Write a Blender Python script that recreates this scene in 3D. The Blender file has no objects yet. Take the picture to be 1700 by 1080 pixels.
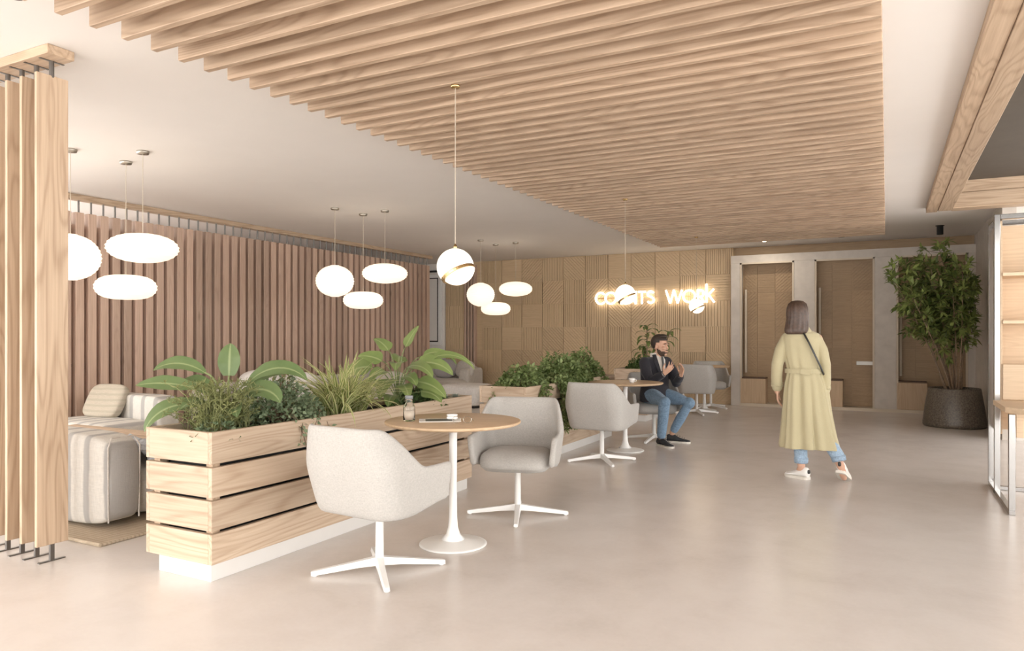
import bpy, bmesh, math, random
from mathutils import Vector, Matrix, noise
R = math.radians
scene = bpy.context.scene
C = scene.collection
random.seed(7)

# ---------------------------------------------------------------- camera
cam = bpy.data.cameras.new('camera')
cam_o = bpy.data.objects.new('camera', cam); C.objects.link(cam_o)
cam.sensor_width = 36.0
cam.lens = 1190.0 / 1700.0 * 36.0
cam.shift_y = 16.0 / 1700.0
cam.clip_start = 0.05
cam_o.location = (0, 0, 1.33)
cam_o.rotation_euler = (R(90), 0, R(27.5956))
scene.camera = cam_o

# ---------------------------------------------------------------- sky, sun, exposure
w = bpy.data.worlds.new('sky'); scene.world = w; w.use_nodes = True
bg = w.node_tree.nodes['Background']
bg.inputs['Color'].default_value = (1.0, 0.975, 0.938, 1)
bg.inputs['Strength'].default_value = 5.2
sun = bpy.data.lights.new('sun', 'SUN'); sun.energy = 0.6; sun.angle = R(6); sun.color = (1.0, 0.96, 0.91)
sun_o = bpy.data.objects.new('sun', sun); C.objects.link(sun_o)
sun_o.rotation_euler = Vector((0.10, 1.0, -0.27)).to_track_quat('-Z', 'Y').to_euler()
sun_o.location = (0, -9, 5)
vs = scene.view_settings
vs.view_transform = 'Standard'; vs.look = 'None'; vs.gamma = 1.0; vs.use_curve_mapping = False
vs.exposure = 0.15

# ---------------------------------------------------------------- mesh helpers
def mesh(name, v, f, smooth=False):
    m = bpy.data.meshes.new(name); m.from_pydata([tuple(p) for p in v], [], f); m.update()
    if smooth:
        m.polygons.foreach_set('use_smooth', [True] * len(m.polygons))
    return m

class MB:
    def __init__(s): s.v = []; s.f = []
    def add(s, vf, M=None):
        v, f = vf; o = len(s.v)
        s.v += [M @ Vector(p) for p in v] if M is not None else [Vector(p) for p in v]
        s.f += [tuple(i + o for i in q) for q in f]
        return s
    def mesh(s, name, smooth=False): return mesh(name, s.v, s.f, smooth)

def box(lo, hi):
    (a, b, c), (d, e, f) = lo, hi
    return ([(a,b,c),(d,b,c),(d,e,c),(a,e,c),(a,b,f),(d,b,f),(d,e,f),(a,e,f)],
            [(0,3,2,1),(4,5,6,7),(0,1,5,4),(1,2,6,5),(2,3,7,6),(3,0,4,7)])

def cbox(lo, hi, b):
    """box with chamfered edges"""
    v = []; f = []
    c = [(lo[i] + hi[i]) / 2 for i in range(3)]; h = [(hi[i] - lo[i]) / 2 for i in range(3)]
    b = min(b, min(h) * 0.95)
    idx = {}
    for sx in (-1, 1):
        for sy in (-1, 1):
            for sz in (-1, 1):
                for ax in range(3):
                    p = [sx * h[0], sy * h[1], sz * h[2]]; sg = (sx, sy, sz)
                    for k in range(3):
                        if k != ax: p[k] -= sg[k] * b
                    idx[(sx, sy, sz, ax)] = len(v); v.append(tuple(c[k] + p[k] for k in range(3)))
    def q(*k): f.append(tuple(idx[i] for i in k))
    for ax in range(3):
        u, w_ = (ax + 1) % 3, (ax + 2) % 3
        for s in (-1, 1):
            k = []
            for su, sw in ((-1,-1),(1,-1),(1,1),(-1,1)):
                sg = [0,0,0]; sg[ax] = s; sg[u] = su; sg[w_] = sw; k.append((*sg, ax))
            q(*(k if s > 0 else k[::-1]))
        for su in (-1, 1):
            for sw in (-1, 1):
                def key(s, a2):
                    sg = [0,0,0]; sg[ax] = s; sg[u] = su; sg[w_] = sw; return (*sg, a2)
                k = [key(-1, u), key(1, u), key(1, w_), key(-1, w_)]
                q(*(k if su * sw < 0 else k[::-1]))
    for sx in (-1, 1):
        for sy in (-1, 1):
            for sz in (-1, 1):
                k = [(sx,sy,sz,0),(sx,sy,sz,1),(sx,sy,sz,2)]
                q(*(k if sx*sy*sz > 0 else k[::-1]))
    return v, f

def loft(rings, cap=True, closed=True):
    n = len(rings[0]); v = [p for r in rings for p in r]; f = []
    for i in range(len(rings) - 1):
        for j in range(n if closed else n - 1):
            k = (j + 1) % n
            f.append((i*n+j, i*n+k, (i+1)*n+k, (i+1)*n+j))
    if cap:
        f.append(tuple(range(n - 1, -1, -1))); o = (len(rings) - 1) * n
        f.append(tuple(range(o, o + n)))
    return v, f

def lathe(prof, n=32):
    return loft([[(r*math.cos(2*math.pi*j/n), r*math.sin(2*math.pi*j/n), z) for j in range(n)] for r, z in prof])

def tube(path, rad, n=10, cap=True, flat=1.0):
    P = [Vector(p) for p in path]
    if not hasattr(rad, '__len__'): rad = [rad] * len(P)
    rings = []; up = None
    for i, p in enumerate(P):
        t = (P[min(i+1, len(P)-1)] - P[max(i-1, 0)]).normalized()
        if up is None:
            up = Vector((0, 0, 1)) if abs(t.z) < 0.9 else Vector((1, 0, 0))
        a = t.cross(up)
        if a.length < 1e-4: a = t.cross(Vector((0, 1, 0)))
        a.normalize(); b = a.cross(t).normalized(); up = b
        rings.append([p + a * (rad[i]*math.cos(2*math.pi*j/n)) + b * (rad[i]*flat*math.sin(2*math.pi*j/n)) for j in range(n)])
    return loft(rings, cap)

def rbar(p0, p1, wd, ht, wd1=None, ht1=None):
    """rectangular bar between two points, width horizontal"""
    p0, p1 = Vector(p0), Vector(p1); t = (p1 - p0).normalized()
    up = Vector((0,0,1)) if abs(t.z) < .95 else Vector((0,1,0))
    a = t.cross(up).normalized(); b = a.cross(t)
    wd1 = wd if wd1 is None else wd1; ht1 = ht if ht1 is None else ht1
    R_ = []
    for p, x, y in ((p0, wd/2, ht/2), (p1, wd1/2, ht1/2)):
        R_.append([p - a*x - b*y, p + a*x - b*y, p + a*x + b*y, p - a*x + b*y])
    return loft(R_)

def ball(c, r, n=20, m=12):
    rx, ry, rz = r if hasattr(r, '__len__') else (r, r, r)
    v = []; f = []
    for i in range(1, m):
        a = math.pi * i / m
        for j in range(n):
            b = 2 * math.pi * j / n
            v.append((c[0]+rx*math.sin(a)*math.cos(b), c[1]+ry*math.sin(a)*math.sin(b), c[2]+rz*math.cos(a)))
    t = len(v); v += [(c[0], c[1], c[2]+rz), (c[0], c[1], c[2]-rz)]
    for j in range(n):
        k = (j + 1) % n
        f.append((t, j, k)); f.append((t + 1, (m-2)*n + k, (m-2)*n + j))
        for i in range(m - 2): f.append((i*n+j, (i+1)*n+j, (i+1)*n+k, i*n+k))
    return v, f

def superbox(lo, hi, e=5.0, nu=28, nv=14, puff=0.0):
    """soft upholstered block"""
    c = [(lo[i]+hi[i])/2 for i in range(3)]; h = [(hi[i]-lo[i])/2 for i in range(3)]
    def sp(x): return math.copysign(abs(x) ** (2.0/e), x)
    v = []; f = []
    for i in range(1, nv):
        a = -math.pi/2 + math.pi*i/nv
        for j in range(nu):
            b = 2*math.pi*j/nu
            x = sp(math.cos(a))*sp(math.cos(b)); y = sp(math.cos(a))*sp(math.sin(b)); z = sp(math.sin(a))
            v.append((c[0]+h[0]*x*(1+puff*(1-z*z)), c[1]+h[1]*y*(1+puff*(1-z*z)), c[2]+h[2]*z*(1+puff*(1-x*x)*(1-y*y))))
    t = len(v); v += [(c[0], c[1], c[2]-h[2]*(1+puff)), (c[0], c[1], c[2]+h[2]*(1+puff))]
    for j in range(nu):
        k = (j+1) % nu
        f.append((t, k, j)); f.append((t+1, (nv-2)*nu+j, (nv-2)*nu+k))
        for i in range(nv-2): f.append((i*nu+j, i*nu+k, (i+1)*nu+k, (i+1)*nu+j))
    return v, f

# ---------------------------------------------------------------- object helpers
def obj(name, me, mat=None, parent=None, loc=(0,0,0), rot=(0,0,0), label=None):
    if isinstance(me, tuple): me = mesh(name, *me)
    o = bpy.data.objects.new(name, me); C.objects.link(o)
    if mat and not me.materials: me.materials.append(mat)
    o.location = loc; o.rotation_euler = rot
    if parent: o.parent = parent
    if label: o['label'] = label
    return o
def smooth(vf, name='m'): return mesh(name, vf[0], vf[1], True)
def tag(o, label, cat, group=None):
    o['label'] = label; o['category'] = cat
    if group: o['group'] = group
    return o
def thing(name, label, cat, loc=(0,0,0), rz=0, group=None):
    o = bpy.data.objects.new(name, None); C.objects.link(o)
    o.location = loc; o.rotation_euler = (0, 0, rz); o.empty_display_size = .1
    return tag(o, label, cat, group)
def struct(o): o['kind'] = 'structure'; return o
def copy_tree(o, parent=None):
    c = o.copy(); C.objects.link(c)
    if parent: c.parent = parent
    for ch in list(o.children): copy_tree(ch, c)
    return c

# ---------------------------------------------------------------- materials
def new_mat(name):
    m = bpy.data.materials.new(name); m.use_nodes = True
    nt = m.node_tree; return m, nt, nt.nodes['Principled BSDF']
def N(nt, typ, **kw):
    n = nt.nodes.new(typ)
    for k, v in kw.items(): setattr(n, k, v)
    return n
def math_n(nt, op, a, b=None, c=None):
    n = N(nt, 'ShaderNodeMath', operation=op)
    for i, x in enumerate((a, b, c)):
        if x is None: continue
        if isinstance(x, (int, float)): n.inputs[i].default_value = x
        else: nt.links.new(x, n.inputs[i])
    return n.outputs[0]
def mixc(nt, fac, a, b, mode='MIX'):
    n = N(nt, 'ShaderNodeMix', data_type='RGBA', blend_type=mode)
    for s, x in ((n.inputs[0], fac), (n.inputs[6], a), (n.inputs[7], b)):
        if isinstance(x, (int, float)): s.default_value = x
        elif isinstance(x, tuple): s.default_value = (*x, 1) if len(x) == 3 else x
        else: nt.links.new(x, s)
    return n.outputs[2]
def coords(nt, scale, rand=True, kind='Object'):
    tc = N(nt, 'ShaderNodeTexCoord'); mp = N(nt, 'ShaderNodeMapping')
    src = tc.outputs[kind]
    if rand:
        oi = N(nt, 'ShaderNodeObjectInfo')
        mu = math_n(nt, 'MULTIPLY', oi.outputs['Random'], 37.0)
        ad = N(nt, 'ShaderNodeVectorMath', operation='ADD')
        nt.links.new(src, ad.inputs[0]); nt.links.new(mu, ad.inputs[1]); src = ad.outputs[0]
    nt.links.new(src, mp.inputs[0]); mp.inputs['Scale'].default_value = scale
    return mp.outputs[0]
def noise_n(nt, vec, scale, detail=3, rough=.5, dist=0):
    n = N(nt, 'ShaderNodeTexNoise'); nt.links.new(vec, n.inputs['Vector'])
    n.inputs['Scale'].default_value = scale; n.inputs['Detail'].default_value = detail
    n.inputs['Roughness'].default_value = rough; n.inputs['Distortion'].default_value = dist
    return n.outputs['Fac']
def ramp(nt, fac, stops):
    n = N(nt, 'ShaderNodeValToRGB'); cr = n.color_ramp
    while len(cr.elements) < len(stops): cr.elements.new(0.5)
    for e, (p, c) in zip(cr.elements, stops): e.position = p; e.color = (*c, 1) if len(c) == 3 else c
    nt.links.new(fac, n.inputs[0]); return n.outputs[0]
def bump(nt, bsdf, h, strength=.2, dist=.01):
    b = N(nt, 'ShaderNodeBump'); b.inputs['Strength'].default_value = strength; b.inputs['Distance'].default_value = dist
    nt.links.new(h, b.inputs['Height']); nt.links.new(b.outputs[0], bsdf.inputs['Normal'])

def wood(name, light, dark, axis='z', rough=.55, across=1.0, knots=.6, tone=.18, ringamt=.5):
    m, nt, b = new_mat(name)
    i = 'xyz'.index(axis)
    def sc(al, ac): s = [ac*across]*3; s[i] = al; return tuple(s)
    fine = noise_n(nt, coords(nt, sc(1.6, 60)), 1.0, 5, .65)
    field = noise_n(nt, coords(nt, sc(.42, 4.2)), 1.0, 2, .4, .15)
    rings = math_n(nt, 'SINE', math_n(nt, 'MULTIPLY', field, 125.0))
    rings = math_n(nt, 'POWER', math_n(nt, 'ADD', math_n(nt, 'MULTIPLY', rings, .5), .5), 2.5)
    fac = math_n(nt, 'ADD', math_n(nt, 'MULTIPLY', rings, ringamt*.55), math_n(nt, 'MULTIPLY', fine, .85))
    col = ramp(nt, fac, [(.25, light), (.92, dark)])
    oi = N(nt, 'ShaderNodeObjectInfo')
    hs = N(nt, 'ShaderNodeHueSaturation'); nt.links.new(col, hs.inputs['Color'])
    val = math_n(nt, 'ADD', math_n(nt, 'MULTIPLY', oi.outputs['Random'], tone), 1.0 - tone/2)
    nt.links.new(val, hs.inputs['Value'])
    col = hs.outputs[0]
    if knots:
        vo = N(nt, 'ShaderNodeTexVoronoi'); nt.links.new(coords(nt, sc(1.3, 4.2)), vo.inputs['Vector'])
        vo.inputs['Scale'].default_value = 1.0
        k = math_n(nt, 'SUBTRACT', 1.0, math_n(nt, 'MULTIPLY', vo.outputs['Distance'], 9.0))
        k = math_n(nt, 'MULTIPLY', math_n(nt, 'MAXIMUM', k, 0.0), knots)
        col = mixc(nt, k, col, tuple(c*.45 for c in dark))
    nt.links.new(col, b.inputs['Base Color']); b.inputs['Roughness'].default_value = rough
    bump(nt, b, fac, .12, .004)
    return m

def plain(name, col, rough=.5, metal=0, var=0, vscale=6, coat=0, spec=None, bmp=0, bscale=200):
    m, nt, b = new_mat(name)
    b.inputs['Roughness'].default_value = rough; b.inputs['Metallic'].default_value = metal
    if coat: b.inputs['Coat Weight'].default_value = coat
    if spec is not None: b.inputs['Specular IOR Level'].default_value = spec
    n = noise_n(nt, coords(nt, (1,1,1)), vscale, 4)
    nt.links.new(ramp(nt, n, [(.25, tuple(c*(1-var) for c in col)), (.75, tuple(min(1, c*(1+var)) for c in col))]), b.inputs['Base Color'])
    if bmp: bump(nt, b, noise_n(nt, coords(nt, (1,1,1)), bscale, 2), bmp, .003)
    return m

def fabric(name, col, weave=260, var=.12, bmp=.35):
    m, nt, b = new_mat(name)
    b.inputs['Roughness'].default_value = .92; b.inputs['Specular IOR Level'].default_value = .15
    b.inputs['Sheen Weight'].default_value = .15
    n1 = noise_n(nt, coords(nt, (1, 1, .25)), weave, 2); n2 = noise_n(nt, coords(nt, (.25, .25, 1)), weave, 2)
    n3 = noise_n(nt, coords(nt, (1,1,1)), 4, 2)
    s = math_n(nt, 'ADD', math_n(nt, 'MULTIPLY', math_n(nt, 'ADD', n1, n2), .42), math_n(nt, 'MULTIPLY', n3, .16))
    nt.links.new(ramp(nt, s, [(.3, tuple(c*(1-var*1.6) for c in col)), (.7, tuple(min(1, c*(1+var)) for c in col))]), b.inputs['Base Color'])
    bump(nt, b, s, bmp, .003)
    return m

def striped(name, col, stripe, axis='x', per=.17, width=.3):
    m, nt, b = new_mat(name)
    b.inputs['Roughness'].default_value = .95; b.inputs['Specular IOR Level'].default_value = .1
    tc = N(nt, 'ShaderNodeTexCoord'); sx = N(nt, 'ShaderNodeSeparateXYZ'); nt.links.new(tc.outputs['Object'], sx.inputs[0])
    wob = noise_n(nt, coords(nt, (3,3,3), False), 2, 3)
    p = math_n(nt, 'ADD', sx.outputs['XYZ'.index(axis.upper())], math_n(nt, 'MULTIPLY', wob, .03))
    fr = math_n(nt, 'FRACT', math_n(nt, 'MULTIPLY', p, 1/per))
    d = math_n(nt, 'ABSOLUTE', math_n(nt, 'SUBTRACT', fr, .5))
    k = N(nt, 'ShaderNodeMapRange', interpolation_type='SMOOTHSTEP'); nt.links.new(d, k.inputs[0])
    k.inputs[1].default_value = width/2+.05; k.inputs[2].default_value = width/2-.05
    n1 = noise_n(nt, coords(nt, (40, 40, 5), False), 4, 3); n2 = noise_n(nt, coords(nt, (5, 5, 60), False), 4, 3)
    tex = math_n(nt, 'ADD', math_n(nt, 'MULTIPLY', n1, .5), math_n(nt, 'MULTIPLY', n2, .5))
    base = ramp(nt, tex, [(.3, tuple(c*.8 for c in col)), (.7, col)])
    nt.links.new(mixc(nt, math_n(nt, 'MULTIPLY', k.outputs[0], .75), base, stripe), b.inputs['Base Color'])
    bump(nt, b, tex, .4, .006)
    return m

def leafmat(name, c1, c2, vein=None, rough=.4, edge=None):
    m, nt, b = new_mat(name)
    b.inputs['Roughness'].default_value = rough; b.inputs['Specular IOR Level'].default_value = .4
    oi = N(nt, 'ShaderNodeObjectInfo')
    n = noise_n(nt, coords(nt, (1,1,1)), 9, 3)
    ge = N(nt, 'ShaderNodeNewGeometry')
    s = math_n(nt, 'ADD', math_n(nt, 'MULTIPLY', n, .45), math_n(nt, 'MULTIPLY', ge.outputs['Random Per Island'], .55))
    col = ramp(nt, s, [(.2, c1), (.8, c2)])
    if edge or vein:
        uv = N(nt, 'ShaderNodeAttribute'); uv.attribute_name = 'across'
        a = math_n(nt, 'ABSOLUTE', uv.outputs['Fac'])
        if vein:
            k = N(nt, 'ShaderNodeMapRange'); nt.links.new(a, k.inputs[0]); k.inputs[1].default_value = .16; k.inputs[2].default_value = .02
            col = mixc(nt, math_n(nt, 'MULTIPLY', k.outputs[0], .8), col, vein)
        if edge:
            k = N(nt, 'ShaderNodeMapRange'); nt.links.new(a, k.inputs[0]); k.inputs[1].default_value = .25; k.inputs[2].default_value = .5
            col = mixc(nt, k.outputs[0], col, edge)
    nt.links.new(col, b.inputs['Base Color'])
    tr = N(nt, 'ShaderNodeBsdfTranslucent'); nt.links.new(col, tr.inputs[0])
    mx = N(nt, 'ShaderNodeMixShader'); mx.inputs[0].default_value = .28
    out = nt.nodes['Material Output']
    nt.links.new(b.outputs[0], mx.inputs[1]); nt.links.new(tr.outputs[0], mx.inputs[2]); nt.links.new(mx.outputs[0], out.inputs[0])
    return m

def emit(name, col, strength, base=(.9,.88,.84)):
    m, nt, b = new_mat(name)
    b.inputs['Base Color'].default_value = (*base, 1)
    b.inputs['Emission Color'].default_value = (*col, 1); b.inputs['Emission Strength'].default_value = strength
    n = noise_n(nt, coords(nt, (1,1,1)), 5, 2)
    nt.links.new(ramp(nt, n, [(.2, tuple(c*.96 for c in base)), (.8, base)]), b.inputs['Base Color'])
    return m

M = {}
OAK_L, OAK_D = (.60, .455, .325), (.35, .235, .15)
for ax in 'xyz':
    M['oak_'+ax] = wood('oak_'+ax, OAK_L, OAK_D, ax)
    M['fir_'+ax] = wood('fir_'+ax, (.60, .475, .355), (.39, .27, .18), ax, knots=.75)
M['ceil_oak'] = wood('ceiling_oak', (.57, .425, .305), (.35, .24, .16), 'x', knots=.25, tone=.2)
M['screen'] = wood('screen_cedar', (.56, .405, .315), (.36, .24, .175), 'z', knots=.7, tone=.35, ringamt=.25)
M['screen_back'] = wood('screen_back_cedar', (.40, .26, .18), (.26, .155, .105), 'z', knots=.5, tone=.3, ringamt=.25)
M['tile_x'] = wood('wall_oak', (.64, .48, .305), (.44, .31, .18), 'x', knots=0, tone=.16, ringamt=.2, across=1.5)
M['tile_z'] = wood('wall_oak_up', (.64, .48, .305), (.44, .31, .18), 'z', knots=0, tone=.16, ringamt=.2, across=1.5)
M['door_x'] = wood('door_oak', (.44, .305, .18), (.29, .19, .105), 'x', knots=0, tone=.14, ringamt=.3, across=1.5)
M['door_z'] = wood('door_oak_up', (.44, .305, .18), (.29, .19, .105), 'z', knots=0, tone=.14, ringamt=.3, across=1.5)
M['top'] = wood('table_oak', (.62, .45, .29), (.42, .28, .165), 'x', knots=0, tone=.05, ringamt=.3, rough=.38)
M['box'] = wood('pale_oak', (.60, .44, .29), (.45, .31, .19), 'z', knots=0, ringamt=.3)
M['shelf_x'] = wood('shelf_oak', (.70, .54, .38), (.55, .40, .26), 'x', knots=0, ringamt=.3)
M['brown'] = plain('brown_top', (.13, .075, .05), .6, var=.1)
M['white_paint'] = plain('ceiling_paint', (.85, .81, .775), .9, var=.015, vscale=2)
M['wall_paint'] = plain('wall_paint', (.76, .72, .68), .9, var=.02, vscale=2)
M['white'] = plain('white_lacquer', (.83, .82, .80), .35, var=.01)
M['kick'] = plain('kick_white', (.70, .68, .655), .4, var=.02)
M['plaster'] = plain('portal_plaster', (.60, .545, .49), .85, var=.08, vscale=7, bmp=.2, bscale=40)
M['strip'] = plain('trim_pale', (.62, .53, .42), .6, var=.04)
M['chair'] = fabric('chair_weave', (.465, .445, .42))
M['cushion_grey'] = fabric('grey_cushion', (.40, .37, .37))
M['cushion_beige'] = striped('beige_cushion', (.56, .50, .41), (.42, .38, .31), 'z', .06, .4)
M['sofa'] = striped('striped_linen', (.74, .71, .66), (.36, .35, .345), 'x', .20, .3)
M['sofa_plain'] = fabric('linen', (.66, .62, .57), 120)
M['blanket'] = fabric('blue_grey_throw', (.50, .53, .57), 60, .3)
M['pillow_white'] = fabric('white_pillow', (.80, .77, .74), 60)
M['rug'] = striped('jute', (.60, .50, .38), (.42, .34, .25), 'y', .028, .4)
M['steel'] = plain('bracket_steel', (.20, .19, .18), .35, 1, var=.05)
M['black'] = plain('black_metal', (.02, .02, .02), .5, var=.1)
M['chrome'] = plain('chrome', (.38, .37, .36), .16, 1, var=.01)
M['brass'] = plain('brass', (.62, .45, .22), .25, 1, var=.03)
M['nickel'] = plain('nickel', (.5, .47, .42), .35, 1, var=.03)
M['cord'] = plain('pale_cord', (.52, .45, .36), .7)
M['soil'] = plain('soil', (.055, .035, .022), 1, var=.5, vscale=60, bmp=.6, bscale=80)
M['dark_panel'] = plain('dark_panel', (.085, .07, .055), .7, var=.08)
M['paper'] = emit('paper_shade', (1.0, .86, .68), .95, (.5, .47, .43))
M['opal'] = emit('opal_glass', (1.0, .88, .72), 1.6, (.5, .47, .43))
M['sign'] = emit('sign_glow', (1.0, .88, .70), 3.2)
M['spot_on'] = emit('spot_on', (1.0, .85, .62), 12)

def concrete():
    m, nt, b = new_mat('polished_concrete')
    v = coords(nt, (1,1,1), False)
    n1 = noise_n(nt, v, .55, 6, .62, .6); n2 = noise_n(nt, v, 3.0, 5, .6, .4); n3 = noise_n(nt, v, 40, 3)
    s = math_n(nt, 'ADD', math_n(nt, 'MULTIPLY', n1, .55), math_n(nt, 'ADD', math_n(nt, 'MULTIPLY', n2, .35), math_n(nt, 'MULTIPLY', n3, .1)))
    col = ramp(nt, s, [(.30, (.58, .53, .49)), (.45, (.665, .612, .575)), (.55, (.705, .655, .62)), (.75, (.745, .70, .668))])
    nt.links.new(col, b.inputs['Base Color'])
    b.inputs['Roughness'].default_value = .26; b.inputs['Specular IOR Level'].default_value = .55
    return m
M['floor'] = concrete()

# ================================================================ SETTING
HC = 3.0; YB = 14.08
struct(obj('floor', box((-11, -4.2, -.1), (4.5, 16, 0)), M['floor']))
cm = MB()
cm.add(box((-11, -4.2, HC), (.72, 16, HC+.12)))
cm.add(box((.72, 10.66, HC), (4.5, 16, HC+.12)))
ceiling = struct(obj('ceiling', cm.mesh('ceiling'), M['white_paint']))
# oak slats under the ceiling
sm = mesh('slat', *cbox((-1.765, -.02, -.06), (1.765, .02, .06), .003)); sm.materials.append(M['ceil_oak'])
y = 0.523
while y < 12.5:
    obj('slat', sm, None, ceiling, (-1.785, y, HC - .06)); y += .1702
obj('slat_backing', box((-3.52, .4, HC-.012), (-.04, 12.5, HC-.001)), M['ceil_oak'], ceiling)
# recessed coffer
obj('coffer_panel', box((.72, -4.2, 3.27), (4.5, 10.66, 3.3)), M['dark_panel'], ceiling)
obj('coffer_board', cbox((.456, -4.2, 2.93), (.582, 10.84, HC), .003), M['oak_y'], ceiling)
obj('coffer_board', cbox((.584, -4.2, 2.922), (.74, 10.72, HC+.02), .003), M['oak_y'], ceiling)
obj('coffer_lining', box((.70, -4.2, HC), (.72, 10.66, 3.28)), M['oak_y'], ceiling)
obj('coffer_board', cbox((.742, 10.60, 2.93), (4.5, 10.84, HC), .003), M['oak_x'], ceiling)
obj('coffer_lining', cbox((.742, 10.585, 2.94), (4.5, 10.655, 3.12), .004), M['oak_x'], ceiling)
obj('coffer_lining', cbox((.742, 10.60, 3.125), (4.5, 10.655, 3.275), .004), M['oak_x'], ceiling)

struct(obj('wall_back', box((-11, YB+.3, 0), (4.5, YB+.45, HC)), M['wall_paint']))
lw = MB(); lw.add(box((-10.9, 5.4, 0), (-10.7, YB+.3, HC)))
for k in range(5): lw.add(box((-10.9, -4.2+k*2.4, 0), (-10.7, -4.1+k*2.4, HC)))  # unseen open bays between posts, added to bring daylight into the lounge
struct(obj('wall_left', lw.mesh('wall_left'), M['wall_paint']))
struct(obj('wall_right', box((1.3, 10.95, 0), (1.45, YB+.3, HC)), M['plaster']))
wr_ = MB()
for lo, hi in (((1.45, 10.95, 2.25), (4.5, 11.1, HC)), ((1.45, 10.95, 0), (4.5, 11.1, .1)), ((1.45, 10.95, .1), (1.75, 11.1, 2.25)), ((3.0, 10.95, .1), (3.1, 11.1, 2.25)), ((4.35, 10.95, .1), (4.5, 11.1, 2.25))): wr_.add(box(lo, hi))  # opening hidden behind the shelf unit, added to brighten the deeper floor
struct(obj('wall_return', wr_.mesh('wall_return'), M['wall_paint']))
gm = MB()  # unseen right-hand glazing, added to let more skylight into the room
for k in range(8): gm.add(box((4.4, -4.2+k*2.15, 0), (4.5, -4.12+k*2.15, 3.3)))
gm.add(box((4.4, -4.2, 0), (4.5, 10.95, .06)))
struct(obj('added_side_window', gm.mesh('added_side_window'), M['black']))
bw = struct(obj('wall_oak', box((-9.12, YB+.03, 0), (-2.6, YB+.3, HC)), M['tile_x']))
struct(obj('wall_picture', box((-10.7, YB+.0, 0), (-9.12, YB+.3, HC)), M['wall_paint']))

def clip(poly, a, b, c):
    out = []
    for i in range(len(poly)):
        p, q = poly[i], poly[(i+1) % len(poly)]
        dp, dq = a*p[0]+b*p[1]-c, a*q[0]+b*q[1]-c
        if dp <= 0: out.append(p)
        if dp*dq < 0:
            t = dp/(dp-dq); out.append((p[0]+(q[0]-p[0])*t, p[1]+(q[1]-p[1])*t))
    return out
def tile(w_, h_, ang, step, thick=.022, gap=.006, seed=0):
    """panel of parallel battens, in the xz plane, front at -y"""
    rd = random.Random(seed); mb = MB()
    a, b = -math.sin(ang), math.cos(ang)
    g = .004; sq = [(-w_/2+g, -h_/2+g), (w_/2-g, -h_/2+g), (w_/2-g, h_/2-g), (-w_/2+g, h_/2-g)]
    L = (w_+h_); k = -L
    mb.add(box((-w_/2+g, -.006, -h_/2+g), (w_/2-g, 0, h_/2-g)))
    while k < L:
        p = clip(clip(sq, a, b, k+step-gap), -a, -b, -k)
        if len(p) >= 3:
            t = thick*(.8+.35*rd.random()); n = len(p)
            v = [(x, -t, z) for x, z in p]+[(x, -.004, z) for x, z in p]
            mb.add((v, [tuple(range(n))]+[(i, i+n, (i+1) % n+n, (i+1) % n) for i in range(n)]))
        k += step
    return mb.mesh('tile')
tiles = []
for i, (ang, st) in enumerate(((0, .05), (R(90), .04), (R(45), .05), (R(135), .05), (0, .034), (R(90), .06))):
    t = tile(.5, .5, ang, st, seed=i); t.materials.append(M['tile_z' if i in (1, 5) else 'tile_x']); tiles.append(t)
rd = random.Random(4)
x = -2.62-.25
while x > -8.3:
    for r in range(6):
        k = rd.choice((0, 1, 1, 2, 3, 4, 5, 0, 1))
        obj('panel', tiles[k], None, bw, (x, YB+.03, .25+.5*r))
    x -= .5
# plain oak stretch and dark batten column at the far left of the oak wall
for k in range(4):
    obj('batten', cbox((-8.56+.08*k, YB-.06, 0), (-8.51+.08*k, YB+.03, HC-.08), .004), M['screen'], bw)
for k in range(6):
    obj('panel', tiles[5 if k % 2 else 1], None, bw, (-8.86, YB+.03, .25+.5*k))

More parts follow.
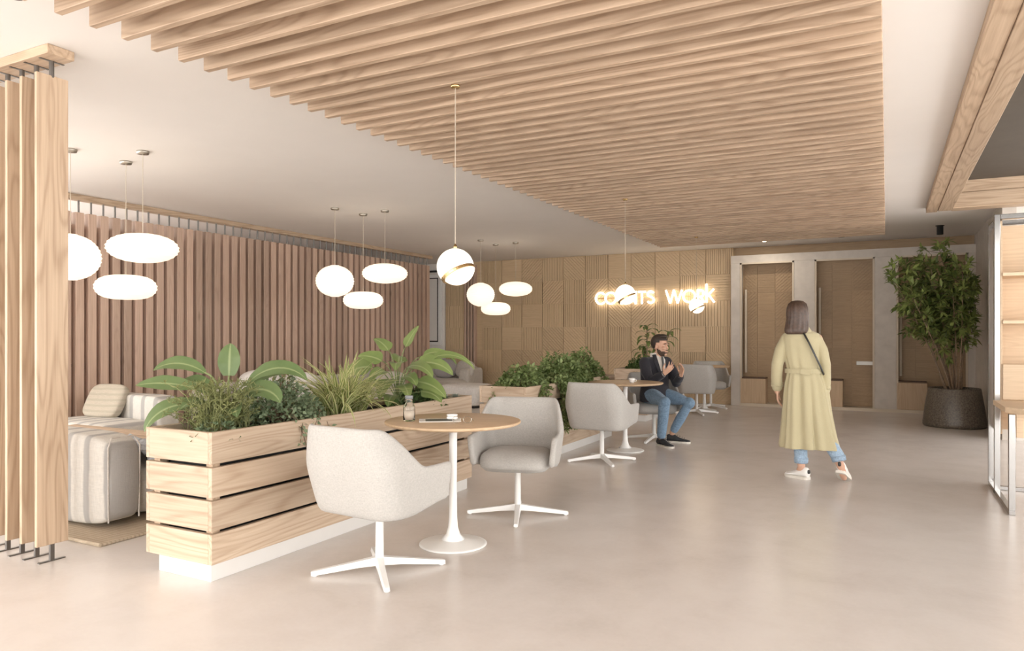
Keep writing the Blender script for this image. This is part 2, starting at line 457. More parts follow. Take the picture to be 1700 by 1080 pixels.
# door portal
px0, px1, pz = -2.62, 1.3, 2.83
ops = [(-2.45, -1.50), (-1.15, -.187), (.148, 1.19)]
portal = struct(obj('trim_1', box((px0, YB-.1, pz-.14), (px1, YB+.2, pz)), M['plaster']))
xs = [px0]+[a for o in ops for a in o]+[px1]
for i in range(0, len(xs), 2):
    obj('pillar', cbox((xs[i], YB-.1, 0), (xs[i+1], YB+.2, pz-.14), .004), M['plaster'], portal)
struct(obj('trim_2', box((px0+.17, YB-.13, 0), (px1, YB+.2, .055)), M['strip']))
struct(obj('trim_3', box((px0, YB+.12, pz), (px1, YB+.3, HC)), M['door_x']))
dt = {}
for n_, (a, b) in enumerate(ops):
    d = struct(obj('door_%d' % (n_+1), box((a, YB+.2, .055), (b, YB+.26, pz-.14)), M['door_x']))
    lab = ['pale trim']
    for (lo, hi) in (((a, YB-.108, .055), (a+.03, YB-.1, pz-.14)), ((b-.03, YB-.108, .055), (b, YB-.1, pz-.14)), ((a, YB-.108, pz-.17), (b, YB-.1, pz-.14))):
        obj('door_trim', box(lo, hi), M['strip'], portal)
    W = b-a-.06; cols = [(.27, (2, 3, 2, 2, 3)), (.36, (0, 4, 0, 4, 0)), (.37, (2, 2, 2, 2, 2))]
    x = a+.03
    for ci, (fr, kinds) in enumerate(cols):
        cw = W*fr
        for r in range(5):
            key = (n_ if n_ == 2 else 0, ci, kinds[r])
            if key not in dt:
                ang = {0: 0, 4: 0, 2: R(42), 3: R(138)}[kinds[r]]
                t = tile(cw, .52, ang, .045 if kinds[r] != 4 else .03, .014, seed=ci*7+r); t.materials.append(M['door_x']); dt[key] = t
            obj('panel', dt[key], None, d, (x+cw/2, YB+.2, .055+.26+.52*r))
        x += cw
    hb = obj('door_handle', cbox((a+.05, YB+.1, .62), (a+.09, YB+.13, 2.2), .004), M['strip'], d, label='tall pale pull bar')
    for z in (.75, 2.05): obj('handle_mount', box((a+.058, YB+.13, z), (a+.082, YB+.2, z+.03)), M['strip'], hb)
    if n_ == 1:
        obj('handle_plate', cbox((b-.29, YB+.05, .80), (b-.005, YB+.19, .865), .004), M['white'], d, label='short white horizontal lever')
    bx = thing('wooden_block', ['pale oak cube with brown lid at the doorway beside the glowing letters', 'pale oak cube with brown lid in the doorway with the white lever', 'pale oak cube with brown lid in the doorway behind the potted tree'][n_],
               'block', (a+.235, YB-.05, .055), 0, 'oak cubes in the doorways')
    obj('body', cbox((-.225, -.06, 0), (.225, .2, .46), .004), M['box'], bx)
    obj('lid', cbox((-.215, -.05, .46), (.225, .2, .485), .004), M['brown'], bx)

# front glazing behind the camera: mullions only, it is out of view
fm = MB()
for k in range(8): fm.add(box((-10.7+k*2.06, -4.2, 0), (-10.62+k*2.06, -4.1, HC)))
fm.add(box((-10.7, -4.2, 0), (4.5, -4.1, .06)))
struct(obj('window_1', fm.mesh('window_1'), M['black']))

# picture and rail on the white end wall
pic = thing('framed_picture', 'white framed picture with thin black inner border beyond the slat screen', 'picture', (-9.55, YB, 1.1))
obj('frame', cbox((-.36, -.05, 0), (.36, -.002, 1.64), .004), M['white'], pic)
obj('border', box((-.30, -.054, .07), (.27, -.05, 1.57)), M['black'], pic)
obj('print', box((-.285, -.056, .10), (.245, -.054, 1.545)), M['wall_paint'], pic)
tag(obj('picture_rail', cbox((-10.5, YB-.08, 2.80), (-8.75, YB-.002, 2.84), .004), M['black']), 'thin black rail along the end wall above the framed picture', 'rail')

# glowing sign, one stroke letter at a time
def stroke(mb, pts, wd=.034, closed=False):
    n = len(pts)
    for i in range(n if closed else n-1):
        p, q = Vector((*pts[i], 0)), Vector((*pts[(i+1) % n], 0)); t = (q-p).normalized(); a = Vector((-t.y, t.x, 0))*wd/2
        e = t*wd*.18 if (closed or n > 6) else t*0
        P = [p-a-e, q-a+e, q+a+e, p+a-e]
        v = [(x.x, -.03, x.y) for x in P]+[(x.x, 0, x.y) for x in P]
        mb.add((v, [(0,1,2,3),(7,6,5,4),(0,4,5,1),(1,5,6,2),(2,6,7,3),(3,7,4,0)]))
def arc(cx_, cy_, rx, ry, a0, a1, n=18): return [(cx_+rx*math.cos(R(a0+(a1-a0)*i/n)), cy_+ry*math.sin(R(a0+(a1-a0)*i/n))) for i in range(n+1)]
hL = .26
def letter(ch):
    mb = MB()
    if ch == 'C': stroke(mb, arc(.11, hL/2, .105, hL/2-.015, 45, 315)); w_ = .2
    elif ch == 'O': stroke(mb, arc(.115, hL/2, .115, hL/2-.015, 0, 345, 23), closed=True); w_ = .25
    elif ch == 'U': stroke(mb, [(.02, hL)]+arc(.09, .09, .07, .075, 180, 360, 10)+[(.16, hL)]); w_ = .2
    elif ch == 'N': stroke(mb, [(.02, 0), (.02, hL)]); stroke(mb, [(.02, hL), (.17, 0)]); stroke(mb, [(.17, 0), (.17, hL)]); w_ = .2
    elif ch == 'T': stroke(mb, [(0, hL-.017), (.16, hL-.017)]); stroke(mb, [(.08, 0), (.08, hL-.03)]); w_ = .165
    elif ch == 'S': stroke(mb, arc(.08, .193, .062, .053, 30, 270, 12)+arc(.08, .073, .066, .058, 90, -150, 12)[1:]); w_ = .16
    elif ch == 'W':
        for p, q in (((.0, hL), (.085, 0)), ((.085, 0), (.16, hL)), ((.16, hL), (.235, 0)), ((.235, 0), (.32, hL))): stroke(mb, [p, q])
        w_ = .33
    elif ch == 'R':
        stroke(mb, [(.02, 0), (.02, hL)]); stroke(mb, [(.02, hL-.017)]+arc(.07, hL-.08, .06, .063, 90, -90, 8)+[(.02, hL-.143)]); stroke(mb, [(.07, .12), (.14, 0)]); w_ = .15
    elif ch == 'K': stroke(mb, [(.02, 0), (.02, hL+.10)], .04); stroke(mb, [(.03, .12), (.16, hL)]); stroke(mb, [(.06, .15), (.17, 0)]); w_ = .17
    m_ = mb.mesh('letter'); m_.materials.append(M['sign']); return m_, w_
for word, x0, gaps, lab in (('COUNTS', -5.36, 1.0, 'glowing white letters of the first sign word on the oak wall'), ('WORK', -3.88, 1.0, 'glowing white letters reading WORK on the oak wall')):
    sg = thing('wall_sign', lab, 'sign', (x0, YB-.05, 1.96), 0, 'illuminated wall lettering')
    x = 0
    for ch in word:
        m_, w_ = letter(ch); o = obj('letter', m_, None, sg, (x, 0, 0)); x += w_+.015
    obj('mount', box((0, 0, .12), (x, .035, .14)), M['brass'], sg)
# ================================================================ SCREENS
scr = thing('slat_screen', 'tall reddish-brown screen of upright cedar slats along the lounge', 'screen', (-8.55, 0, 0))
obj('top_rail', cbox((-.06, 4.35, 2.935), (.06, 12.63, HC-.001), .004), M['oak_y'], scr)
obj('bottom_rail', cbox((-.02, 4.35, .0), (.02, 12.63, .05), .004), M['steel'], scr)
obj('tie_rail', cbox((-.075, 4.35, .95), (-.05, 12.63, .985), .003), M['black'], scr)
ms = mesh('slat', *cbox((-.06, -.05, -1.37), (.035, .05, 1.37), .004)); ms.materials.append(M['screen'])
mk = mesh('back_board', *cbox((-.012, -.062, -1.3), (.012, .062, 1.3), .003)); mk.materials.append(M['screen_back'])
mr = mesh('hanger', *lathe([(.011, 0), (.011, .17)], 8)); mr.materials.append(M['steel'])
y = 4.423
while y < 12.6:
    s_ = obj('slat', ms, None, scr, (0, y, .05+1.37))
    obj('hanger', mr, None, s_, (0, 0, 1.365))
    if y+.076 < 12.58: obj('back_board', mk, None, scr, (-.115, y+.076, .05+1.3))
    y += .1525

fins = thing('fin_screen', 'pale oak upright fin divider standing on small steel feet', 'screen', (0, 2.49, 0))
obj('top_rail', cbox((-5.75, -.09, 2.945), (-4.25, .065, HC-.001), .003), M['oak_x'], fins)
mf = mesh('fin', *cbox((-.012, -.09, -1.378), (.012, .09, 1.378), .002)); mf.materials.append(M['oak_z'])
mh = mesh('hanger', *lathe([(.014, 0), (.014, .10)], 10)); mh.materials.append(M['steel'])
ft = MB(); ft.add(box((-.009, -.012, 0), (.009, .012, .105))); ft.add(box((-.010, -.075, 0), (.010, .075, .006)))
ft = ft.mesh('foot'); ft.materials.append(M['steel'])
hp = MB(); hp.add(box((-.008, -.07, -.004), (.008, .07, 0))); hp = hp.mesh('hanger_plate'); hp.materials.append(M['steel'])
for k in range(9):
    fx = -4.366-.1535*k
    o = obj('fin', mf, None, fins, (fx, 0, .1+1.378))
    h_ = obj('hanger', mh, None, o, (0, 0, 1.368)); obj('hanger_plate', hp, None, o, (0, 0, 1.467))
    obj('foot', ft, None, o, (0, 0, -1.478))

# ================================================================ PLANTERS
LV = [(.098, .260), (.278, .439), (.457, .618), (.637, .808)]
def planter(label, x0, x1, y0, y1):
    t = thing('planter', label, 'planter', ((x0+x1)/2, (y0+y1)/2, 0), 0, 'wooden plank planters')
    X, Y = (x1-x0)/2, (y1-y0)/2; th = .028
    for z0, z1 in LV:
        obj('plank', cbox((X-th, -Y, z0), (X, Y, z1), .0025), M['fir_y'], t)
        obj('plank', cbox((-X, -Y, z0), (-X+th, Y, z1), .0025), M['fir_y'], t)
        obj('plank', cbox((-X+th, -Y, z0), (X-th, -Y+th, z1), .0025), M['fir_x'], t)
        obj('plank', cbox((-X+th, Y-th, z0), (X-th, Y, z1), .0025), M['fir_x'], t)
    for sx in (-1, 1):
        for sy in (-1, 1):
            cx_, cy_ = sx*(X-.055), sy*(Y-.055)
            obj('corner_post', box((cx_-.024, cy_-.024, .1), (cx_+.024, cy_+.024, .80)), M['oak_z'], t)
    lm = MB(); b = .085
    lm.add(box((-X+b, -Y+b, .11), (X-b, -Y+b+.01, .76))); lm.add(box((-X+b, Y-b-.01, .11), (X-b, Y-b, .76)))
    lm.add(box((-X+b, -Y+b, .11), (-X+b+.01, Y-b, .76))); lm.add(box((X-b-.01, -Y+b, .11), (X-b, Y-b, .76)))
    obj('liner', lm.mesh('liner'), M['black'], t)
    obj('kick_base', cbox((-X+.085, -Y+.02, 0), (X-.03, Y-.03, .099), .002), M['kick'], t)
    v = []; f = []; nx, ny = 8, int(Y*16)
    for j in range(ny+1):
        for i in range(nx+1):
            v.append((-X+.03+(2*X-.06)*i/nx, -Y+.03+(2*Y-.06)*j/ny, .745+.02*noise.noise((i*.9, j*.9, x0))))
    for j in range(ny):
        for i in range(nx): a = j*(nx+1)+i; f.append((a, a+1, a+nx+2, a+nx+1))
    obj('soil', mesh('soil', v, f, True), M['soil'], t)
    return t
planter('plank planter with large mixed leafy plants beside the oak fin divider', -3.735, -3.195, 2.65, 5.36)
planter('plank planter overgrown with trailing ivy', -3.735, -3.195, 6.42, 9.05)
planter('plank planter with low hedge and a tall rubber plant behind the seated man', -3.80, -3.26, 10.72, 11.9)

# ================================================================ CHAIRS
def chair_shell():
    """U-shaped shell: local front is +y"""
    def plan(s):       # s in [-1,1] along the U, returns x,y (unit shell)
        hw, yb, yf, rc = .31, -.275, .262, .11
        L1 = yf-(yb+rc); Lc = rc*math.pi/2; L2 = hw-rc; T = L1+Lc+L2
        d = abs(s)*T; sg = 1 if s >= 0 else -1
        if d < L2: return sg*d, yb
        d -= L2
        if d < Lc:
            a = d/rc; return sg*(hw-rc+rc*math.sin(a)), yb+rc-rc*math.cos(a)
        d -= Lc
        return sg*hw, yb+rc+d
    def ss(a, b, x):
        t = max(0, min(1, (x-a)/(b-a))); return t*t*(3-2*t)
    NS, NZ = 56, 10; th = .042
    outer = []; inner = []
    for i in range(NS+1):
        s = -1+2*i/NS; x, y = plan(s)
        x2, y2 = plan(min(1, s+.01)); x1, y1 = plan(max(-1, s-.01))
        t = Vector((x2-x1, y2-y1, 0)).normalized(); n = Vector((t.y, -t.x, 0))   # outward
        k = ss(.04, -.235, y)
        ztop = .612+.235*k
        zbot = .35+.045*ss(-.1, .25, y)
        co, ci = [], []
        for j in range(NZ+1):
            u = j/NZ; z = zbot+(ztop-zbot)*u
            q = (z-.355)/.485
            sx = .90+.10*min(1, q/.55)-.15*ss(.45, 1, q)*k
            lean = (-.05*q+.03*(1-min(1, q/.6)))*k
            base = Vector((x*sx, y*(.95+.05*min(1, q/.5))+lean, z))
            e = .5*th*(1 if 0 < j < NZ else .6)
            co.append(base+n*e*.9); ci.append(base-n*e*1.1)
        outer.append(co); inner.append(ci)
    v = []; f = []
    m = NZ+1; n2 = 2*m
    for i in range(NS+1): v += outer[i]+inner[i][::-1]
    for i in range(NS):
        for j in range(n2):
            k = (j+1) % n2; f.append((i*n2+j, (i+1)*n2+j, (i+1)*n2+k, i*n2+k))
    f.append(tuple(range(n2))); o = NS*n2; f.append(tuple(range(o+n2-1, o-1, -1)))
    return v, f
def chair_proto(label, grp):
    t = thing('tub_chair', label, 'chair', group=grp)
    o = obj('shell', smooth(chair_shell()), M['chair'], t)
    md = o.modifiers.new('sub', 'SUBSURF'); md.levels = 1; md.render_levels = 1
    # seat pad, rounded towards the front
    sb = MB(); rings = []
    prof = [(0, .345, .70), (.02, .35, .86), (.06, .375, .97), (.11, .42, 1.0), (.145, .455, .97), (.158, .478, .84), (.162, .49, .55), (.163, .493, .2)]
    n = 40
    for _, z, s in prof:
        r_ = []
        for j in range(n):
            a = 2*math.pi*j/n; c_, s_ = math.cos(a), math.sin(a)
            x = math.copysign(abs(c_)**.5, c_)*.262*s; yy = math.copysign(abs(s_)**.5, s_)*.235*s+.022
            zz = z+(-.045*max(0, (yy-.10)/.16)**2 if z > .4 else 0)
            r_.append((x, yy, zz))
        rings.append(r_)
    obj('seat', smooth(loft(rings)), M['chair'], t)
    obj('post', smooth(lathe([(.0, .05), (.026, .05), (.026, .055), (.024, .09), (.022, .33), (.03, .335), (.06, .345), (.06, .352)], 20)), M['white'], t)
    lg = MB()
    lg.add(loft([[(.0, -.026, .035), (.0, .026, .035), (.0, .020, .082), (.0, -.020, .082)],
                 [(.12, -.022, .030), (.12, .022, .030), (.12, .016, .064), (.12, -.016, .064)],
                 [(.36, -.017, .006), (.36, .017, .006), (.36, .013, .030), (.36, -.013, .030)],
                 [(.375, -.014, .006), (.375, .014, .006), (.375, .011, .026), (.375, -.011, .026)]]))
    lg.add(lathe([(.0, 0), (.012, 0), (.012, .008), (.0, .008)], 10), Matrix.Translation((.355, 0, 0)))
    lm = lg.mesh('leg'); lm.materials.append(M['white'])
    for k in range(4): obj('leg', lm, None, t, rot=(0, 0, R(90*k+38)))
    return t
G = 'grey upholstered tub chairs'
ch = chair_proto('grey tub chair with its back to the round table holding the bottle', G)
def put(o, x, y, face, label=None, base=None):
    """face: direction in degrees the seat faces, 90 = deeper into the room"""
    o.location = (x, y, 0); o.rotation_euler = (0, 0, R(face-90))
    if label: o['label'] = label
    if base is not None:
        k = 0
        for c_ in o.children:
            if c_.name.startswith('leg'):
                c_.rotation_euler = (0, 0, R(base+90*k)); k += 1
put(ch, -2.545, 3.25, 85, 'grey tub chair beside the long planter, pushed up to the table holding the bottle', 49)
c2 = copy_tree(ch); put(c2, -2.43, 4.74, 287, 'grey tub chair between the table holding the bottle and the ivy planter', 8)
c3 = copy_tree(ch); put(c3, -2.67, 7.16, 86, 'grey tub chair at the table opposite the seated man, beside the trailing ivy', 42)
c4 = copy_tree(ch); put(c4, -2.62, 8.90, 300, 'grey tub chair that the man sits in', 60)
c5 = copy_tree(ch); put(c5, -2.86, 12.25, 100, 'grey tub chair turned to the oak wall, behind the seated man', 20)
c6 = copy_tree(ch); put(c6, -2.86, 13.35, 292, 'grey tub chair with its back to the oak wall beside the doors', 38)

# ================================================================ TABLES
def table_proto(label):
    t = thing('round_table', label, 'table', group='round pedestal cafe tables')
    obj('tabletop', smooth(lathe([(0, .762), (.38, .762), (.418, .768), (.43, .775), (.432, .782), (.43, .788), (.424, .79), (0, .79)], 72)), M['top'], t)
    obj('pedestal', smooth(lathe([(0, .03), (.075, .035), (.045, .065), (.031, .11), (.026, .18), (.024, .40), (.026, .70), (.032, .755), (.10, .759), (.10, .763), (0, .763)], 28)), M['white'], t)
    obj('base', smooth(lathe([(0, 0), (.205, 0), (.215, .004), (.215, .009), (.20, .014), (.13, .024), (.09, .034), (0, .04)], 48)), M['white'], t)
    return t
t1 = table_proto('round oak pedestal table with a bottle and papers on it'); t1.location = (-2.446, 3.87, 0)
t2 = copy_tree(t1); t2['label'] = 'round oak pedestal table in front of the seated man'; t2.location = (-2.672, 7.93, 0)
t3 = copy_tree(t1); t3['label'] = 'round oak pedestal table by the oak wall between two empty chairs'; t3.location = (-2.86, 12.83, 0)
for t_ in (t1, t2, t3):
    for c_ in t_.children:
        if c_.name.startswith('tabletop'): c_.rotation_euler = (0, 0, R(28))

# things on the table
def glassmat(name, col, rough=.03):
    m, nt, b = new_mat(name); b.inputs['Base Color'].default_value = (*col, 1); b.inputs['Roughness'].default_value = rough
    b.inputs['Transmission Weight'].default_value = 1.0; b.inputs['IOR'].default_value = 1.3
    return m
M['glass'] = glassmat('clear_glass', (.95, .97, .97))
M['milk'] = plain('milky_drink', (.80, .66, .54), .5)
M['grey_lid'] = plain('grey_plastic', (.20, .21, .22), .4)
M['page'] = plain('paper_page', (.72, .70, .66), .7, var=.06, vscale=30)
M['print'] = plain('dark_print', (.06, .065, .06), .45, var=.6, vscale=25)
ZT = .7902
bt = thing('glass_bottle', 'small clear bottle half full of milky drink on the round table', 'bottle', (-2.665, 3.70, ZT))
obj('bottle_glass', smooth(lathe([(0, 0), (.034, 0), (.038, .006), (.038, .085), (.034, .10), (.022, .118), (.021, .14), (.024, .142), (.024, .146), (.019, .146), (.018, .12), (.031, .099), (.035, .085), (.035, .008), (0, .005)], 28)), M['glass'], bt)
obj('drink', smooth(lathe([(0, .006), (.0345, .008), (.0345, .062), (0, .062)], 28)), M['milk'], bt)
obj('cap', smooth(lathe([(0, .138), (.025, .138), (.025, .158), (.022, .16), (0, .16)], 24)), M['grey_lid'], bt)
mg = thing('magazine', 'open printed leaflet with dark picture lying on the round table', 'magazine', (-2.50, 3.80, ZT), R(35))
obj('pages', cbox((-.13, -.08, 0), (.13, .08, .005), .001), M['page'], mg)
obj('photo', box((-.09, -.06, .005), (.085, .05, .0056)), M['print'], mg)
ec = thing('earbud_case', 'white rounded earbud case beside the leaflet', 'case', (-2.44, 3.85, ZT+.006), R(20))
obj('body', smooth(superbox((-.035, -.022, 0), (.035, .022, .022), 3.2)), M['white'], ec)
obj('lid', smooth(superbox((-.0348, -.0218, .020), (.0348, .0218, .036), 3.0)), M['white'], ec)
gl = thing('eyeglasses', 'pair of thin spectacles lying on the round table', 'glasses', (-2.30, 3.74, ZT), R(25))
for s in (-1, 1):
    ring = [(s*.033+.025*math.cos(R(a)), 0, .024+.02*math.sin(R(a))) for a in range(0, 361, 24)]
    obj('rim', tube(ring, .0018, 6), M['nickel'], gl)
    obj('temple', tube([(s*.058, 0, .03), (s*.06, .06, .02), (s*.06, .12, .002)], .0018, 6), M['nickel'], gl)
obj('bridge', tube([(-.009, 0, .03), (0, -.002, .033), (.009, 0, .03)], .0018, 6), M['nickel'], gl)
for x_, y_, lab in ((-2.55, 7.80, 'small white cup on the table in front of the seated man'),):
    cp = thing('cup', lab, 'cup', (x_, y_, ZT)); obj('bowl', smooth(lathe([(0, 0), (.022, 0), (.033, .03), (.036, .055), (.033, .055), (.03, .03), (0, .006)], 20)), M['white'], cp)
    obj('handle', tube([(.033, 0, .045), (.052, 0, .04), (.05, 0, .02), (.03, 0, .018)], .004, 6), M['white'], cp)

# ================================================================ PENDANTS
def paper_lamp(kind, x, y, zc, label):
    w_, h_, ribs = {'oval': (.30, .13, 13), 'flat': (.272, .118, 11), 'round': (.245, .205, 18)}[kind]
    t = thing('paper_pendant', label, 'pendant lamp', (x, y, HC), 0, 'paper pendant lamps in clusters of three')
    e = {'oval': .85, 'flat': .62, 'round': .95}[kind]
    prof = []; n = ribs*3
    for i in range(n+1):
        a = -math.pi/2+math.pi*i/n; r_ = w_*max(0, math.cos(a))**e; z = h_*math.sin(a)
        r_ = max(r_, .055 if abs(a) > 1.35 else 0)
        prof.append((r_*(1+.02*math.cos(i*2*math.pi/3)), z))
    prof = [p for p in prof if p[0] >= .055]
    sh = obj('shade', smooth(loft([[(r*math.cos(2*math.pi*j/36), r*math.sin(2*math.pi*j/36), z) for j in range(36)] for r, z in prof], cap=True)), M['paper'], t, (0, 0, zc-HC))
    obj('canopy', smooth(lathe([(0, -.028), (.05, -.026), (.055, -.012), (.055, 0), (0, 0)], 20)), M['nickel'], t)
    top = prof[-1][1]+zc-HC
    cb = obj('cord', tube([(0, 0, -.02), (0, 0, top)], .003, 6), M['cord'], t)
    return t
for g, (lx, pts) in enumerate((('nearest the oak fin divider', (('oval', -5.993, 4.22, 2.12), ('flat', -6.491, 4.394, 1.79), ('round', -6.50, 3.87, 2.03))),
                       ('beside the middle of the cedar screen', (('oval', -5.956, 7.72, 2.155), ('flat', -6.399, 7.812, 1.81), ('round', -6.425, 7.269, 2.04))),
                       ('nearest the oak panelled wall', (('oval', -5.92, 11.467, 2.16), ('flat', -6.361, 11.525, 1.815), ('round', -6.314, 10.892, 2.04))))):
    for k, x_, y_, z_ in pts:
        paper_lamp(k, x_, y_, z_, {'oval': 'wide oval', 'flat': 'low flat cushion-shaped', 'round': 'rounded globe-like'}[k]+' paper pendant in the cluster '+lx)
def globe(x, y, zc, label, tilt):
    t = thing('globe_pendant', label, 'pendant lamp', (x, y, HC-.12), 0, 'globe pendants with brass band')
    r = .115; zz = zc-(HC-.12)
    A = Matrix.Rotation(R(-28), 4, Vector((math.sin(R(tilt)), math.cos(R(tilt)), 0)))
    cut = -.35                                      # plane of the band, in radii
    up = []; n = 16
    for i in range(n+1):
        a = math.acos(cut)*i/n; up.append((max(1e-4, r*math.sin(a)), r*math.cos(a)))
    mb = MB().add(lathe(up[::-1], 36), A); obj('upper_globe', mb.mesh('upper', True), M['opal'], t, (0, 0, zz))
    lo = []
    for i in range(n+1):
        a = math.acos(cut-.13)+(math.pi-math.acos(cut-.13))*i/n; lo.append((max(1e-4, .99*r*math.sin(a)), .99*r*math.cos(a)))
    off = A @ Vector((.008, 0, -.004))
    mb = MB().add(lathe(lo, 36), Matrix.Translation(off) @ A); obj('lower_globe', mb.mesh('lower', True), M['opal'], t, (0, 0, zz))
    zb = cut*r; rb = r*math.sqrt(1-cut*cut)
    mb = MB().add(lathe([(rb*.9, zb-.016), (rb*1.01, zb-.016), (rb*1.03, zb-.002), (rb*1.03, zb+.002), (rb*.9, zb+.002)], 40), A)
    obj('band', mb.mesh('band'), M['brass'], t, (0, 0, zz))
    obj('cap', smooth(lathe([(.012, r-.004), (.012, r+.012), (.004, r+.03), (0, r+.03)], 14)), M['brass'], t, (0, 0, zz))
    obj('canopy', smooth(lathe([(0, -.018), (.026, -.016), (.03, -.006), (.03, 0), (0, 0)], 20)), M['brass'], t)
    obj('cord', tube([(0, 0, -.012), (0, 0, zz+r+.02)], .0026, 6), M['cord'], t)
globe(-2.376, 3.785, 1.753, 'glowing globe pendant with brass band above the table holding the bottle', 0)
globe(-2.638, 7.83, 1.79, 'glowing globe pendant with brass band above the table of the seated man', 0)
globe(-2.663, 11.377, 1.785, 'glowing globe pendant with brass band hanging before the word WORK', 0)

# ceiling spots
for x_, y_, on, lab in ((-1.932, 13.4, True, 'lit recessed ceiling spot above the first door'), (-.68, 13.4, False, 'dark recessed ceiling spot above the middle door')):
    t = thing('ceiling_spot', lab, 'spotlight', (x_, y_, HC))
    obj('ring', smooth(lathe([(.035, -.001), (.05, -.004), (.055, -.001), (.055, 0), (.035, 0)], 24)), M['black'], t)
    obj('lens', smooth(lathe([(0, -.003), (.035, -.003), (.035, 0), (0, 0)], 20)), M['spot_on' if on else 'black'], t)
    if on:
        la = bpy.data.lights.new('spot', 'AREA'); la.shape = 'DISK'; la.size = .06; la.energy = 7; la.color = (1, .9, .75)
        lo_ = bpy.data.objects.new('spot', la); C.objects.link(lo_); lo_.parent = t; lo_.location = (0, 0, -.008)
t = thing('surface_spot', 'black cylinder spot on the ceiling above the potted tree', 'spotlight', (.72, 12.7, HC))
obj('body', smooth(lathe([(0, -.14), (.042, -.14), (.045, -.137), (.045, -.01), (.06, -.008), (.06, 0), (0, 0)], 24)), M['black'], t)

t = thing('surface_spot', 'black cylinder spot on the white ceiling beside the ceiling slats', 'spotlight', (-3.625, 1.90, HC))
obj('body', smooth(lathe([(0, -.085), (.037, -.085), (.04, -.082), (.04, -.01), (.05, -.008), (.05, 0), (0, 0)], 24)), M['black'], t)
# ================================================================ LOUNGE
def sofa_piece(name, lo, hi, mat, parent, e=7, label=None):
    return obj(name, smooth(superbox(lo, hi, e, 40, 20, .012)), M[mat], parent, label=label)
s1 = thing('sofa', 'striped linen sofa with its back to the oak fin divider', 'sofa', (-5.9, 3.4, .012), 0, 'striped lounge sofas')
sofa_piece('backrest', (-1.5, -.43, .02), (1.29, -.15, .64), 'sofa', s1, 9)
sofa_piece('seat', (-1.5, -.15, .02), (1.25, .52, .40), 'sofa_plain', s1)
obj('piping', tube([(1.285, -.40, .06), (1.288, -.405, .56), (1.285, -.38, .625), (1.285, -.22, .625), (1.288, -.175, .56), (1.285, -.18, .06)], .006, 6), M['sofa_plain'], s1)
tb = thing('throw_blanket', 'crumpled blue-grey throw over the seat of the sofa by the fin divider', 'blanket', (-5.0, 3.60, .43))
v = []; f = []; nn = 26
for j in range(nn+1):
    for i in range(nn+1):
        x_, y_ = -.42+.84*i/nn, -.30+.62*j/nn
        z_ = .055+.05*noise.noise((x_*6, y_*6, 1.0))+.03*noise.noise((x_*14, y_*14, 3.0))
        if x_ > .36: z_ -= (x_-.36)*4
        v.append((x_, y_, z_+.10*max(0, 1-((x_-.25)/.3)**2)*max(0, 1-(y_/.35)**2)))
for j in range(nn):
    for i in range(nn): a = j*(nn+1)+i; f.append((a, a+1, a+nn+2, a+nn+1))
o = obj('cloth', mesh('cloth', v, f, True), M['blanket'], tb); md = o.modifiers.new('t', 'SOLIDIFY'); md.thickness = .02
s2 = thing('sofa', 'striped linen sofa facing the fin divider with a beige cushion on it', 'sofa', (-8.0, 5.1, .012), 0, 'striped lounge sofas')
sofa_piece('backrest', (-.25, .05, .02), (.95, .33, .645), 'sofa', s2, 9); sofa_piece('seat', (-.3, -.58, .02), (.93, .05, .40), 'sofa', s2)
cu = thing('cushion', 'beige ribbed cushion leaning on the striped sofa', 'cushion', (-7.83, 4.98, .405), R(10))
M_c = Matrix.Rotation(R(-28), 4, 'X')
mb = MB().add(superbox((-.25, -.06, 0), (.25, .06, .40), 4.5, 32, 16, .03), M_c)
obj('cover', mb.mesh('cover', True), M['cushion_beige'], cu)
ct = thing('coffee_table', 'low oak slatted coffee table between the striped sofas', 'table', (-6.5, 4.22, .019))
for k in range(5): obj('plank', cbox((-.9, -.25+.1*k, .36), (.9, -.155+.1*k, .395), .003), M['oak_x'], ct)
for k in range(13): obj('slat', cbox((-.86+.14*k, -.23, 0), (-.79+.14*k, -.2, .36), .003), M['oak_z'], ct)
for sx in (-1, 1): obj('leg', cbox((sx*.82-.04, .16, 0), (sx*.82+.04, .23, .36), .003), M['oak_z'], ct)
rg = thing('rug', 'woven jute rug under the sofa by the fin divider', 'rug', (-6.5, 4.4, 0))
obj('weave', cbox((-1.75, -1.61, .001), (2.13, 1.4, .018), .005), M['rug'], rg)
for e_ in (-1, 1):
    obj('edge_braid', tube([(-1.75, -1.61 if e_ < 0 else 1.4, .012), (2.13, -1.61 if e_ < 0 else 1.4, .012)], .012, 8), M['rug'], rg)
s3 = thing('sofa', 'long pale linen sofa along the cedar slat screen', 'sofa', (-8.0, 8.9, 0), 0, 'pale lounge sofas')
sofa_piece('backrest', (-.4, -2.3, .02), (-.12, 2.3, .66), 'sofa_plain', s3, 9)
for k in range(3): sofa_piece('seat', (-.14, -2.3+1.533*k, .02), (.55, -.78+1.533*k, .40), 'sofa_plain', s3)
s4 = thing('sofa', 'pale linen sofa by the end wall under the framed picture', 'sofa', (-8.4, 13.2, 0), 0, 'pale lounge sofas')
sofa_piece('backrest', (-1.4, .25, .02), (.42, .55, .66), 'sofa_plain', s4, 9); sofa_piece('seat', (-1.4, -.5, .02), (.45, .28, .40), 'sofa_plain', s4)
sofa_piece('armrest', (.25, -.1, .02), (.5, .55, .62), 'sofa_plain', s4, 9)
pf = thing('pouf', 'low off-white upholstered pouf in front of the pale sofa', 'pouf', (-6.98, 11.55, 0)); sofa_piece('cushion_block', (-.45, -.4, .02), (.42, .4, .42), 'pillow_white', pf, 6)
pf2 = obj('base', cbox((-.38, -.34, 0), (.36, .34, .03), .003), M['black'], pf)
